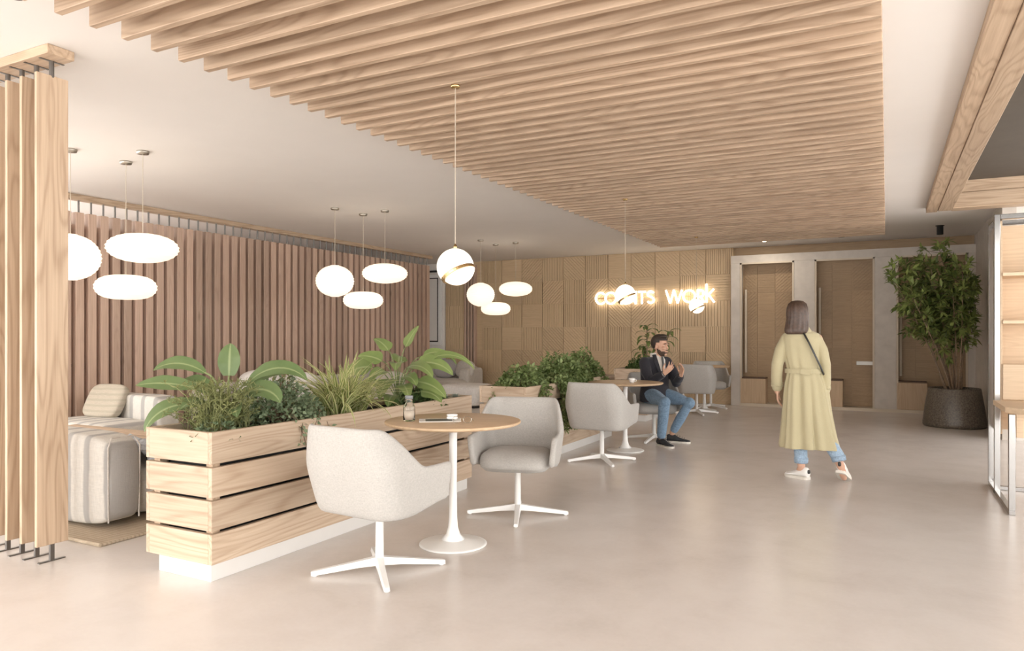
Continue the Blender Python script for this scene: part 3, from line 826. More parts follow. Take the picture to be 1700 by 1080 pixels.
def puff(x, y, z, sx, sy, sz, mat, label, rz=0, tilt=0):
    t = thing('cushion', label, 'cushion', (x, y, z), R(rz))
    vv, ff = superbox((-sx, -sy, 0), (sx, sy, 2*sz), 2.8, 36, 18, .03)
    vv = [Vector(p)*(1+.035*noise.noise(Vector(p)*7)) for p in vv]
    mb = MB().add((vv, ff), Matrix.Rotation(R(tilt), 4, 'X')); obj('cover', mb.mesh('cover', True), M[mat], t)
puff(-7.86, 7.30, .405, .30, .13, .22, 'pillow_white', 'puffy white cushion on the long sofa behind the leafy planter', 75, 12)
puff(-7.72, 7.95, .405, .26, .10, .19, 'pillow_white', 'smaller white cushion leaning beside the puffy one on the long sofa', 60, 14)
puff(-7.95, 9.5, .405, .28, .09, .21, 'cushion_grey', 'grey cushion on the long sofa against the cedar screen', 84, 12)
puff(-8.55, 13.2, .405, .26, .09, .20, 'cushion_grey', 'dusky grey cushion on the sofa under the framed picture', 20, -14)
puff(-8.1, 13.25, .405, .24, .09, .19, 'sofa_plain', 'pale cushion in the corner of the sofa under the framed picture', -10, -14)

# ================================================================ SHELF UNIT WITH DESK
su = thing('shelf_unit', 'tall chrome framed oak shelf unit with a desk in front', 'shelf', (.80, 7.2, 0))
tb_ = .042
def bar(lo, hi, parent=su, name='frame_bar'): return obj(name, cbox(lo, hi, .003), M['chrome'], parent)
W_ = 1.7
for y0_ in (0, .40):
    for x0_ in (0, W_): bar((x0_, y0_, 0), (x0_+tb_, y0_+tb_, 2.34), name='post')
    bar((tb_, y0_, 2.34-tb_), (W_, y0_+tb_, 2.34))
for x0_ in (0, W_):
    bar((x0_, tb_, 2.34-tb_), (x0_+tb_, .40, 2.34)); bar((x0_, -.80, 0), (x0_+tb_, .40, .035))
    bar((x0_, -.80, .035), (x0_+tb_, -.80+tb_, .745), name='desk_leg')
bar((tb_, .2, .0), (W_, .2+tb_, .035))
obj('side_panel', box((tb_, .05, .5), (tb_+.02, .42, 2.29)), M['shelf_x'], su)
obj('side_panel', box((W_-.02, .05, .5), (W_, .42, 2.29)), M['shelf_x'], su)
obj('back_panel', box((tb_+.02, .40, .5), (W_-.02, .42, 2.29)), M['shelf_x'], su)
for z_ in (1.855, 1.455): obj('shelf_board', cbox((tb_+.02, .03, z_-.03), (W_-.02, .40, z_), .003), M['shelf_x'], su)
obj('front_panel', cbox((tb_+.02, .03, .79), (W_-.02, .06, 1.085), .003), M['shelf_x'], su)
obj('drawer_front', cbox((tb_+.02, -.68, .56), (W_-.02, -.65, .745), .003), M['shelf_x'], su)
pg = [(-.005, .03), (W_+.05, .03), (W_+.05, -.82), (.12, -.82), (-.005, -.66)]
v = [(x_, y_, .745) for x_, y_ in pg]+[(x_, y_, .785) for x_, y_ in pg]; n = 5
obj('desktop', mesh('desktop', v, [(0,1,2,3,4), (9,8,7,6,5)]+[(i, i+5, (i+1) % 5+5, (i+1) % 5) for i in range(5)]), M['shelf_x'], su)
# ================================================================ PLANTS
def leaf_geo(az, p0, bend, L, W, shape='lance', fold=.25, n=9, roll=0.0, wave=0.0):
    """one leaf from the origin: az azimuth, p0 start pitch, bend total downward bend (degrees)"""
    v = []; f = []; ac = []
    pos = Vector((0, 0, 0)); out = Vector((math.cos(R(az)), math.sin(R(az)), 0)); side = Vector((-out.y, out.x, 0))
    for i in range(n+1):
        t = i/n
        pit = R(p0-bend*t**1.25)
        d = out*math.cos(pit)+Vector((0, 0, math.sin(pit)))
        if i: pos = pos+d*(L/n)
        nrm = (side.cross(d)).normalized()*-1
        if nrm.z < 0 and abs(pit) < R(90): nrm = -nrm
        if shape == 'lance': w_ = max(0, math.sin(math.pi*min(1, t*.94+.06)))**.8
        elif shape == 'heart': w_ = (min(1, t/.22)**.5)*max(0, 1-t)**.62*1.12
        elif shape == 'oval': w_ = max(0, math.sin(math.pi*(t*.9+.1)))**.6
        else: w_ = min(1, .5+t*4)*max(0, 1-t)**.55
        w_ = max(.01, w_)*W/2
        sd = side*math.cos(roll)+nrm*math.sin(roll); nr = nrm*math.cos(roll)-side*math.sin(roll)
        for a in (-1, -.5, 0, .5, 1):
            v.append(pos+sd*(a*w_)+nr*(abs(a)*fold*w_+wave*w_*math.sin(t*17+a*2)*abs(a))); ac.append(a)
    for i in range(n):
        for j in range(4): a = i*5+j; f.append((a, a+1, a+6, a+5))
    return v, f, ac, pos
def leaf_obj(parent, mat, base, *a, **k):
    v, f, ac, _ = leaf_geo(*a, **k)
    me = mesh('leaf', v, f, True); at = me.attributes.new('across', 'FLOAT', 'POINT'); at.data.foreach_set('value', ac)
    return obj('leaf', me, mat, parent, base)
def foliage(specs):
    """many little leaves: list of (pos, dir, up, length, width)"""
    v = []; f = []
    for p, d, n_, L, W in specs:
        s = d.cross(n_)
        if s.length < 1e-5: continue
        s.normalize(); m_ = s.cross(d); o = len(v)
        v += [p, p+d*L*.45+s*W*.5+m_*W*.15, p+d*L*.5, p+d*L*.45-s*W*.5+m_*W*.15, p+d*L-m_*L*.12]
        f += [(o, o+1, o+2), (o, o+2, o+3), (o+1, o+4, o+2), (o+2, o+4, o+3)]
    return v, f
def rvec(rd): 
    while True:
        q = Vector((rd.uniform(-1, 1), rd.uniform(-1, 1), rd.uniform(-1, 1)))
        if .1 < q.length < 1: return q.normalized()
def fol_obj(parent, specs, mat, name='foliage'):
    o = obj(name, mesh(name, *foliage(specs), True), mat, parent); o['kind'] = 'stuff'; return o

M['lf_banana'] = leafmat('paddle_leaf', (.075, .13, .05), (.20, .27, .11), vein=(.36, .42, .21))
M['lf_spider'] = leafmat('striped_blade', (.13, .20, .045), (.30, .38, .10), edge=(.68, .67, .36))
M['lf_philo'] = leafmat('heart_leaf', (.12, .19, .055), (.30, .38, .14), vein=(.42, .48, .24), rough=.3)
M['lf_grey'] = leafmat('grey_green', (.10, .15, .07), (.30, .37, .23), rough=.6)
M['lf_herb'] = leafmat('herb_green', (.13, .15, .05), (.32, .33, .14), rough=.6)
M['lf_dark'] = leafmat('dark_green', (.05, .10, .03), (.17, .26, .09))
M['lf_ivy'] = leafmat('ivy_green', (.09, .14, .035), (.33, .41, .17), rough=.5)
M['lf_tree'] = leafmat('tree_green', (.07, .11, .025), (.32, .38, .12), rough=.35)
M['lf_succ'] = leafmat('silver_green', (.30, .35, .30), (.48, .52, .46), rough=.6)
M['lf_rubber'] = leafmat('rubber_leaf', (.08, .13, .03), (.26, .34, .11), vein=(.3, .34, .14))
M['stalk'] = plain('green_stalk', (.20, .25, .10), .6, var=.2)
M['twig'] = plain('brown_twig', (.17, .11, .07), .8, var=.3, vscale=30)
M['bark'] = plain('tree_bark', (.24, .17, .115), .85, var=.35, vscale=40)
GP = 'plants growing in the plank planters'
ZS = .745
def arch(az, h, out, n=8, droop=0.0):
    o = Vector((math.cos(R(az)), math.sin(R(az)), 0))
    return [o*(out*(i/n)**1.7)+Vector((0, 0, h*(1-(1-i/n)**1.6))) for i in range(n+1)]

# paddle-leaf plant
t = thing('paddle_leaf_plant', 'tall paddle-leaved plant with one upright leaf near the planter end', 'plant', (-3.50, 3.02, ZS), 0, GP)
R0 = 27.6
for az, h, out, L, W, p0, bend, ro in ((R0+100, .34, .03, .20, .13, 86, 14, 0), (R0+178, .36, .14, .34, .10, 34, 66, -50), (R0+190, .27, .18, .34, .10, 16, 26, -55),
                                   (R0+200, .17, .16, .36, .11, 14, 84, -50), (R0+4, .30, .12, .40, .11, 48, 96, 50), (R0-10, .22, .10, .28, .13, 40, 100, 45),
                                   (R0+165, .22, .10, .28, .11, 48, 70, -45), (R0+240, .15, .10, .24, .10, 44, 80, -20), (R0+300, .14, .12, .22, .10, 34, 80, 20), (R0+40, .27, .12, .26, .10, 52, 74, 40)):
    p = arch(az, h, out); s_ = obj('stalk', smooth(tube(p, [.008-.003*i/8 for i in range(9)], 7)), M['stalk'], t)
    leaf_obj(t, M['lf_banana'], p[-1], az, p0, bend, L, W, 'lance' if W < .125 else 'oval', .22, 12, R(ro), .05)
# wiry herb
rd = random.Random(1); sp = []
t = thing('wiry_herb', 'clump of wiry yellow-green herb at the end of the long planter', 'plant', (-3.42, 2.86, ZS), 0, GP)
st = MB(); t.scale = (1.2, 1.25, 1.2)
for k in range(190):
    az = rd.uniform(0, 360); h = rd.uniform(.10, .27); o_ = rd.uniform(.02, .17)
    b = Vector((rd.uniform(-.1, .1), rd.uniform(-.1, .14), 0)); p = [b+q for q in arch(az, h, o_, 5)]
    st.add(tube(p, .0016, 4))
    for q in p[1:]:
        for _ in range(5): sp.append((q, (rvec(rd)+Vector((0, 0, .6))).normalized(), rvec(rd), rd.uniform(.015, .032), .005))
o = obj('stems', st.mesh('stems'), M['lf_herb'], t); o['kind'] = 'stuff'; fol_obj(t, sp, M['lf_herb'])
# low creeper at the rim
def bush(name, label, loc, rx, ry, h, n, mat, L, W, seed, group=GP, trail=None, lift=.4, stems=14, flat=1.0):
    rd = random.Random(seed); t = thing(name, label, 'plant', loc, 0, group); sp = []; st = MB()
    for k in range(n):
        a = rd.uniform(0, 2*math.pi); r_ = rd.random()**.5
        z = h*max(.02, (1-r_**2.2))*(.25+.75*rd.random()**.6)
        bmp = 1+.35*noise.noise((rx*5*math.cos(a)+seed, ry*5*math.sin(a), r_*3))
        p = Vector((rx*r_*math.cos(a)*bmp, ry*r_*math.sin(a)*bmp, z*bmp))
        d = (Vector((math.cos(a)*r_, math.sin(a)*r_, lift))+rvec(rd)*.8).normalized()
        s = rd.uniform(.6, 1.25); sp.append((p, d, (rvec(rd)+Vector((0, 0, 1.2))).normalized(), L*s, W*s))
    for k in range(stems):
        a = rd.uniform(0, 2*math.pi); r_ = rd.uniform(.1, .8)
        e = Vector((rx*r_*math.cos(a), ry*r_*math.sin(a), h*(1-r_*r_)*.9)); st.add(tube([(e.x*.2, e.y*.2, 0), (e.x*.6, e.y*.6, e.z*.6), e], .003, 5))
    if trail:
        for (x0_, y0_, x1_, y1_, z1_, cnt, ln) in trail:
            for k in range(cnt):
                a = Vector((x0_+rd.gauss(0, .03), y0_+rd.gauss(0, .08), h*.35)); e = Vector((x1_+rd.gauss(0, .03), y1_+rd.gauss(0, .09), z1_*rd.uniform(.45, 1.05)))
                mid = Vector((x1_, (a.y+e.y)/2, h*.25)); pts = []
                for i in range(13):
                    u_ = i/12; q = a*(1-u_)**2+mid*2*u_*(1-u_)+e*u_*u_; pts.append(q)
                    for _ in range(ln): sp.append((q+rvec(rd)*.02, (rvec(rd)+Vector((.5, 0, -.4))).normalized(), (rvec(rd)+Vector((1, 0, .6))).normalized(), L*rd.uniform(.6, 1.1), W*rd.uniform(.6, 1.1)))
                st.add(tube(pts, .002, 4))
    o = obj('stems', st.mesh('stems'), M['twig'], t); o['kind'] = 'stuff'
    fol_obj(t, sp, mat); return t
bush('rim_creeper', 'pale small-leaved creeper at the planter rim below the paddle leaves', (-3.34, 2.80, ZS), .12, .13, .12, 260, M['lf_grey'], .035, .022, 5)
bush('grey_green_shrub', 'grey-green bushy shrub between the paddle-leaf plant and striped grass', (-3.47, 3.40, ZS), .24, .30, .31, 1900, M['lf_grey'], .036, .024, 2,
     trail=[(.2, -.1, .28, -.1, -.12, 3, 1), (.2, .12, .285, .12, -.10, 4, 1)])
bush('feathery_shrub', 'taller airy green shrub behind the grey-green one', (-3.60, 3.52, ZS), .14, .16, .36, 420, M['lf_herb'], .04, .018, 12)
# striped spider grass
t = thing('striped_grass', 'arching spider grass with cream-edged green blades', 'plant', (-3.45, 3.97, ZS), 0, GP)
rd = random.Random(3)
t.scale = (1.2, 1.2, 1.12)
for k in range(230):
    az = rd.uniform(0, 360); leaf_obj(t, M['lf_spider'], (rd.gauss(0, .035), rd.gauss(0, .06), 0), az, rd.uniform(48, 88), rd.uniform(60, 150)*(.4+.6*rd.random()), rd.uniform(.30, .52), rd.uniform(.018, .030), 'blade', .35, 8)
obj('crown', smooth(ball((0, 0, .0), (.05, .07, .03))), M['stalk'], t)
# heart-leaved plant
t = thing('heart_leaf_plant', 'broad heart-leaved light green plant behind the table with the bottle', 'plant', (-3.44, 4.62, ZS), 0, GP)
for az, h, out, L, W, p0, bend, ro in ((R0+178, .33, .20, .27, .20, 8, 66, -50), (R0+186, .38, .12, .20, .14, 30, 40, -55), (R0+150, .46, .09, .19, .13, 50, 40, -30), (R0+30, .49, .07, .21, .10, 66, 20, 30),
                                   (R0+250, .24, .10, .24, .17, -10, 62, 0), (R0+275, .36, .05, .19, .15, 20, 70, 0), (R0+325, .34, .12, .28, .16, 14, 66, 25), (R0-5, .36, .16, .32, .16, 14, 66, 50),
                                   (R0-25, .22, .18, .30, .16, 0, 50, 40), (R0+10, .42, .20, .32, .09, 30, 95, 45), (R0+2, .40, .26, .40, .09, 24, 80, 45), (R0+215, .22, .16, .22, .15, 0, 66, -30), (R0+95, .36, .1, .22, .15, 40, 60, 20), (R0+295, .2, .14, .2, .14, 0, 60, 10), (R0+265, .12, .12, .2, .15, 6, 60, 0), (R0+190, .14, .2, .2, .15, 4, 60, -45), (R0+345, .14, .2, .2, .15, 4, 60, 40), (R0+235, .3, .12, .2, .15, 12, 64, -20), (R0+310, .26, .1, .2, .15, 12, 64, 20)):
    p = arch(az, h, out); obj('stalk', smooth(tube(p, [.0055-.002*i/8 for i in range(9)], 6)), M['stalk'], t)
    leaf_obj(t, M['lf_philo'], p[-1], az, p0, bend, L, W, 'heart', .18, 12, R(ro), .03)
bush('dark_shrub', 'low dark green shrub under the heart-shaped leaves', (-3.40, 4.86, ZS), .17, .28, .20, 700, M['lf_dark'], .05, .035, 8)
t = thing('succulent', 'silvery succulent rosette at the far end of the long planter', 'plant', (-3.36, 5.18, ZS), 0, GP)
rd = random.Random(9)
for q in ((0, 0), (.05, .09), (-.04, -.08)):
    for k in range(16): leaf_obj(t, M['lf_succ'], (q[0], q[1], .04), k*137.5, 12+k*4, 18, .075-.002*k, .03, 'oval', .3, 4)
obj('root', smooth(ball((0, 0, .02), (.07, .12, .03))), M['stalk'], t)

# ivy planter: three clumps
bush('ivy', 'trailing ivy clump at the near corner of the ivy planter', (-3.46, 6.85, ZS), .27, .36, .26, 1500, M['lf_ivy'], .05, .035, 21, trail=[(.2, 0, .30, -.1, -.10, 5, 3), (-.1, -.3, -.1, -.44, -.1, 4, 2)])
bush('ivy', 'tall trailing ivy clump hanging far down the planter side beside the chair', (-3.42, 7.75, ZS), .30, .52, .34, 2600, M['lf_ivy'], .05, .035, 22, trail=[(.2, -.42, .31, -.46, -.44, 50, 5), (.2, .0, .30, .0, -.22, 18, 4)])
bush('ivy', 'ivy clump at the end of the ivy planter towards the seated man', (-3.48, 8.62, ZS), .24, .36, .40, 1600, M['lf_ivy'], .05, .035, 23, trail=[(.15, 0, .30, .0, -.1, 6, 3)])
# third planter
bush('box_hedge', 'low clipped hedge in the planter behind the seated man', (-3.51, 11.25, ZS), .26, .48, .20, 1600, M['lf_dark'], .045, .03, 31)
t = thing('rubber_plant', 'tall drooping long-leaved plant behind the seated man', 'plant', (-3.38, 11.10, ZS), 0, GP)
rd = random.Random(14)
for (sx, sy, h) in ((.0, .0, .70), (.32, .16, .62), (-.08, .1, .36)):
    top = Vector((sx, sy, h)); obj('stem', smooth(tube([(sx*.2, sy*.2, 0), (sx*.7, sy*.7, h*.5), top], [.014, .011, .008], 8)), M['bark'], t)
    for k in range(15):
        az = k*137.5+sx*90; fr = 1-.5*(k/15); leaf_obj(t, M['lf_rubber'], Vector((sx*fr, sy*fr, h*fr+.01)), az, 55-k*3, 100, rd.uniform(.20, .28), .07, 'lance', .2, 7)

# potted tree
M['terrazzo'] = plain('speckled_pot', (.115, .095, .075), .38, var=.75, vscale=55, bmp=.1, bscale=60)
pot = thing('plant_pot', 'dark speckled stone pot holding the tree', 'pot', (.875, 12.28, 0))
obj('bowl', smooth(lathe([(0, 0), (.385, 0), (.405, .02), (.405, .06), (.375, .3), (.335, .545), (.33, .56), (.315, .56), (.31, .53), (.31, .45), (0, .45)], 56)), M['terrazzo'], pot)
obj('soil', smooth(lathe([(0, .47), (.2, .475), (.312, .46), (.312, .44), (0, .44)], 32)), M['soil'], pot)
tr = thing('potted_tree', 'bushy green indoor tree with many thin stems in the speckled pot', 'tree', (.875, 12.28, .46))
rd = random.Random(5); sp = []; tw = MB()
for k in range(15):
    a = 2*math.pi*k/15+rd.uniform(-.2, .2); r0 = rd.uniform(.03, .11)
    rt = rd.uniform(.15, .68); tx = min(.30, rt*math.cos(a)-.24); ty = rt*math.sin(a)*.9
    ht = rd.uniform(1.45, 1.98)*(1-.10*(rt/.62)**2)
    if k == 0: tx, ty, ht = -.18, 0, 2.08
    P0, P1, P2 = Vector((r0*math.cos(a), r0*math.sin(a), 0)), Vector((r0*math.cos(a)*1.8+tx*.2, r0*math.sin(a)*1.8+ty*.2, ht*.42)), Vector((tx, ty, ht))
    pts = [P0*(1-u)**2+P1*2*u*(1-u)+P2*u*u for u in [i/12 for i in range(13)]]
    obj('stem', smooth(tube(pts, [.013-.009*i/12 for i in range(13)], 7)), M['bark'], tr)
    for i in range(3, 13):
        if pts[i].z < .72: continue
        for b in range(3 if i < 12 else 5):
            d = (rvec(rd)+Vector((0, 0, .55))).normalized(); L_ = rd.uniform(.10, .30); e = pts[i]+d*L_
            if e.x > .27: e.x = .27-rd.random()*.1
            if i == 12 and b == 0: e = pts[i]+Vector((0, 0, .06))
            tw.add(tube([pts[i], (pts[i]+e)/2+Vector((0, 0, -.01)), e], .003, 4))
            for q in range(13):
                d2 = (d*.7+rvec(rd)).normalized(); base = pts[i].lerp(e, rd.uniform(.55, 1))
                if base.x+d2.x*.16 > .38: d2.x = -abs(d2.x)
                s = rd.uniform(.75, 1.25); sp.append((base, d2, (rvec(rd)*.6+Vector((0, 0, 1))).normalized(), .13*s, .042*s))
o = obj('twigs', tw.mesh('twigs'), M['twig'], tr); o['kind'] = 'stuff'
fol_obj(tr, sp, M['lf_tree'])
# ================================================================ PEOPLE
def skin_mat(name, col):
    m, nt, b = new_mat(name); b.inputs['Roughness'].default_value = .5
    b.inputs['Subsurface Weight'].default_value = .08; b.inputs['Subsurface Radius'].default_value = (.02, .01, .005)
    n = noise_n(nt, coords(nt, (1,1,1)), 30, 3)
    nt.links.new(ramp(nt, n, [(.3, tuple(c*.9 for c in col)), (.7, col)]), b.inputs['Base Color']); return m
M['skin'] = skin_mat('skin', (.62, .37, .26))
M['hair_brown'] = plain('brown_hair', (.075, .045, .032), .45, var=.4, vscale=40)
M['hair_dark'] = plain('dark_hair', (.035, .022, .016), .6, var=.4, vscale=60)
M['beard'] = plain('beard_hair', (.075, .045, .03), .8, var=.3, vscale=90)
M['coat'] = fabric('trench_cotton', (.48, .425, .275), 500, .05, .15)
M['denim'] = fabric('blue_denim', (.20, .30, .42), 140, .3, .3)
M['denim_light'] = fabric('light_denim', (.34, .45, .58), 160, .25, .3)
M['blazer'] = fabric('charcoal_wool', (.035, .034, .042), 400, .3, .2)
M['shirt'] = fabric('pale_shirt', (.72, .67, .62), 400, .05, .1)
M['shoe_white'] = plain('white_leather', (.82, .80, .77), .45, var=.03)
M['shoe_dark'] = plain('dark_canvas', (.03, .032, .036), .7, var=.3, vscale=30)
M['sole'] = plain('pale_rubber', (.70, .66, .60), .6, var=.05)
M['strap'] = plain('black_leather', (.018, .017, .016), .4)
M['eye'] = plain('eye_white', (.75, .72, .68), .2)

def fuse(name, mb, voxel, it=3, fac=.5, reduce=None):
    """voxel-union of overlapping closed shapes into one continuous surface"""
    me = mb.mesh(name); o = bpy.data.objects.new('tmp', me); C.objects.link(o)
    r = o.modifiers.new('r', 'REMESH'); r.mode = 'VOXEL'; r.voxel_size = voxel
    s = o.modifiers.new('s', 'SMOOTH'); s.iterations = it; s.factor = fac
    dg = bpy.context.evaluated_depsgraph_get()
    out = bpy.data.meshes.new_from_object(o.evaluated_get(dg)); out.name = name
    bpy.data.objects.remove(o); out.materials.clear()
    out.polygons.foreach_set('use_smooth', [True]*len(out.polygons)); return out
def cone(mb, pts, rad, n=14):
    """tapered limb with rounded ends"""
    P = [Vector(p) for p in pts]
    if not hasattr(rad, '__len__'): rad = [rad]*len(P)
    mb.add(tube(P, rad, n))
    for p, r in zip(P, rad): mb.add(ball(p, r*.985, 12, 8))
def frame(f, u=(0, 0, 1)):
    f = Vector(f).normalized(); r = f.cross(Vector(u)).normalized(); u = r.cross(f)
    return Matrix(((r.x, f.x, u.x, 0), (r.y, f.y, u.y, 0), (r.z, f.z, u.z, 0), (0, 0, 0, 1)))   # local x right, y forward, z up
def head(mb, c, F, s=1.0, ears=True):
    A = Matrix.Translation(c) @ F @ Matrix.Scale(s, 4)
    mb.add(ball((0, -.012, .03), (.076, .094, .092), 24, 16), A)
    mb.add(ball((0, .022, -.04), (.058, .072, .078), 24, 16), A)
    mb.add(ball((0, .068, -.098), (.026, .022, .02)), A)
    mb.add(ball((0, .082, .022), (.05, .016, .012)), A)
    mb.add(loft([[(-.007, .085, .02), (.007, .085, .02), (.006, .092, .02), (-.006, .092, .02)], [(-.015, .085, -.032), (.015, .085, -.032), (.010, .116, -.03), (-.010, .116, -.03)]]), A)
    mb.add(ball((0, .088, -.062), (.024, .012, .007)), A); mb.add(ball((0, .086, -.073), (.022, .012, .007)), A)
    for x in (-1, 1):
        mb.add(ball((x*.040, .07, -.025), (.022, .02, .02)), A)
        if ears: mb.add(ball((x*.077, -.005, -.008), (.010, .02, .033), 12, 8), A)
    return A
def hand(mb, wrist, d, n, thumb, curl=(20, 30, 25), spread=5, s=1.0):
    """five-finger hand: d towards the fingers, n out of the back of the hand, thumb = +1/-1 side"""
    d = Vector(d).normalized(); n = Vector(n); n = (n-d*n.dot(d)).normalized(); sd = d.cross(n)*thumb
    W = Vector(wrist)
    for k in range(4):
        o = (1.5-k)*.0195*s
        kn = W+d*(.088-.006*abs(k-1))*s+sd*o
        cone(mb, [W+sd*o*.65+d*.005*s, kn], [.0125*s, .0115*s], 10)
        L = (.072, .080, .074, .058)[k]*s; dd = d.copy(); p = kn
        dd = (dd+sd*math.tan(R(spread*(1.5-k)))).normalized(); pts = [p]; c_ = 0
        for j in range(3):
            c_ += curl[j]; q = Matrix.Rotation(R(c_), 3, sd*thumb) @ dd
            if q.dot(n) > dd.dot(n): q = Matrix.Rotation(R(-c_), 3, sd*thumb) @ dd
            p = p+q*L*(.44, .30, .26)[j]; pts.append(p)
        cone(mb, pts, [.0095*s, .009*s, .0082*s, .0072*s], 8)
    b = W+d*.022*s+sd*.026*s
    t1_ = b+(d*.55+sd*.75-n*.25).normalized()*.040*s; t2_ = t1_+(d*.85+sd*.4-n*.3).normalized()*.032*s; t3_ = t2_+(d*.95+sd*.1-n*.35).normalized()*.026*s
    cone(mb, [W+d*.012*s+sd*.012*s, b, t1_, t2_, t3_], [.0135*s, .014*s, .0115*s, .0098*s, .0085*s], 8)
def ring_ell(z, cx_, cy_, rx, ry, n=64, e=2.3, mod=None):
    r_ = []
    for j in range(n):
        a = 2*math.pi*j/n; c_, s_ = math.cos(a), math.sin(a); k = 1+(mod(a) if mod else 0)
        r_.append((cx_+math.copysign(abs(c_)**(2/e), c_)*rx*k, cy_+math.copysign(abs(s_)**(2/e), s_)*ry*k, z))
    return r_
def shoe(mb, up, sole, heel, toe, h, w_=.042, tilt=None):
    """shoe from heel to toe, ground point heel/toe (centre of the sole)"""
    heel, toe = Vector(heel), Vector(toe); d = (toe-heel); L = d.length; d.normalize()
    side = d.cross(Vector((0, 0, 1))).normalized(); upv = side.cross(d).normalized()
    secs = [(-.04, .6, .9), (.02, .78, 1.0), (.15, .86, 1.0), (.32, .85, .95), (.5, .95, .66), (.7, 1.08, .50), (.86, .98, .42), (.96, .7, .36), (1.01, .35, .28)]
    rings = []; rs = []
    for t, ww, hh in secs:
        c_ = heel+d*(L*t); x = w_*ww; z = h*hh
        rings.append([c_+side*(x*math.cos(a))*(1 if math.sin(a) < .3 else .78)+upv*(.018+max(0, .5+.5*math.sin(a))*(z-.018)) for a in [2*math.pi*j/16 for j in range(16)]])
        rs.append([c_+side*(sx*x*1.08)+upv*zz for sx, zz in ((-1, 0), (1, 0), (1, .024), (-1, .024))])
    up.add(loft(rings)); sole.add(loft(rs))

# ---------------------------------------------------------------- walking woman (local: x right, y forward)
wm = thing('person', 'person in a long belted pale trench coat walking away, brown hair', 'person', (-.665, 7.14, 0), R(9))
body = MB(); FW = frame((-.25, 1, -.03))
HC_ = Vector((-.072, .015, 1.535)); A = head(body, HC_, FW, .96)
cone(body, [(-.06, .0, 1.36), (-.068, .008, 1.47)], [.055, .05])
body.add(loft([ring_ell(z, x, 0, rx, ry, 24) for z, x, rx, ry in ((.82, 0, .14, .09), (.92, -.01, .15, .10), (1.02, -.01, .125, .085), (1.15, -.02, .13, .09), (1.28, -.03, .14, .08), (1.36, -.045, .09, .06))]))
for pts in ([(-.17, 0, 1.30), (-.255, -.01, 1.06), (-.245, .03, .80)], [(.10, 0, 1.30), (.18, -.01, 1.06), (.172, .02, .785)]): cone(body, pts, [.045, .036, .026])
hand(body, (-.245, .03, .80), (.03, .06, -1), (-1, 0, 0), 1, (18, 22, 18), s=.92); hand(body, (.172, .02, .785), (.0, .05, -1), (1, 0, 0), -1, (14, 20, 16), s=.92)
cone(body, [(-.075, 0, .86), (-.06, .03, .48), (-.035, .0, .10)], [.08, .05, .034]); cone(body, [(.075, 0, .86), (.13, .02, .48), (.285, -.12, .16)], [.08, .05, .034])
cone(body, [(-.035, .0, .10), (-.06, .05, .045), (-.10, .09, .03)], [.034, .032, .026]); cone(body, [(.285, -.12, .16), (.305, -.09, .08), (.32, -.05, .04)], [.034, .032, .026])
obj('body', fuse('body', body, .006, 4), M['skin'], wm)
eyes = MB()
for x in (-1, 1): obj('eye', MB().add(ball((x*.031, .076, .004), (.013, .008, .007), 12, 8), A).mesh('eye', True), M['eye'], wm)
# hair: long, straight, fanned strands
rings = []
for z, cx_, cy_, rx, ry in ((1.652, -.072, -.0, .02, .02), (1.645, -.072, -.005, .05, .055), (1.62, -.072, -.012, .078, .084), (1.58, -.073, -.02, .090, .09), (1.53, -.074, -.032, .094, .084),
                            (1.48, -.074, -.045, .094, .070), (1.43, -.078, -.06, .098, .055), (1.395, -.082, -.075, .100, .046), (1.37, -.085, -.088, .098, .036), (1.35, -.088, -.094, .088, .026), (1.338, -.09, -.096, .07, .014)):
    rings.append(ring_ell(z, cx_, cy_, rx, ry, 72, 2.2, lambda a, z=z: .03*math.sin(17*a+z*9)+.02*math.sin(31*a+2)+.025*math.sin(9*a-z*20)))
obj('hair', smooth(loft(rings)), M['hair_brown'], wm)
ct_ = MB(); rings = []
for z, cx_, cy_, rx, ry, pl in ((1.40, -.055, -.01, .062, .058, 0), (1.385, -.052, -.005, .075, .066, 0), (1.368, -.048, 0, .110, .082, 0), (1.345, -.042, 0, .150, .096, 0), (1.30, -.038, 0, .172, .108, .006), (1.22, -.035, -.003, .168, .112, .015),
                            (1.12, -.028, -.003, .160, .110, .03), (1.05, -.02, 0, .150, .106, .05), (1.00, -.014, 0, .150, .108, .012), (.965, -.010, 0, .156, .112, .05), (.90, -.006, -.002, .172, .122, .075), (.80, -.003, -.005, .186, .135, .08),
                            (.65, .0, -.008, .200, .148, .075), (.50, .005, -.012, .215, .160, .075), (.40, .008, -.014, .228, .168, .07), (.32, .012, -.016, .24, .178, .07), (.295, .012, -.016, .242, .18, .07)):
    def mod(a, pl=pl, z=z):
        k = pl*1.5*(math.sin(5*a+.6)*.55+math.sin(9*a+1.9+z*.8)*.5+.45*math.sin(15*a+z))
        b = (a-R(283))                      # back vent fold
        k += -.16*math.exp(-(b/.06)**2)*(1 if z < .93 else 0)*min(1, (1-z)*1.6)
        if z < .8: k += .42*math.exp(-((a-R(330))/.55)**2)*(.8-z)
        return k
    rings.append(ring_ell(z, cx_, cy_, rx, ry, 160, 2.25, mod))
ct_.add(loft(rings))
cone(ct_, [(-.165, 0, 1.30), (-.215, -.02, 1.19), (-.245, -.02, 1.06), (-.252, .0, .94), (-.245, .03, .845)], [.052, .056, .054, .050, .050], 20)
cone(ct_, [(.088, 0, 1.30), (.138, -.02, 1.19), (.165, -.02, 1.06), (.174, .0, .94), (.172, .02, .82)], [.052, .052, .048, .043, .040], 20)
co_ = obj('coat', fuse('coat', ct_, .0055, 2, .35), M['coat'], wm)
bl = MB(); pts = [Vector(p) for p in ring_ell(1.0, -.014, 0, .160, .119, 48, 2.25)]
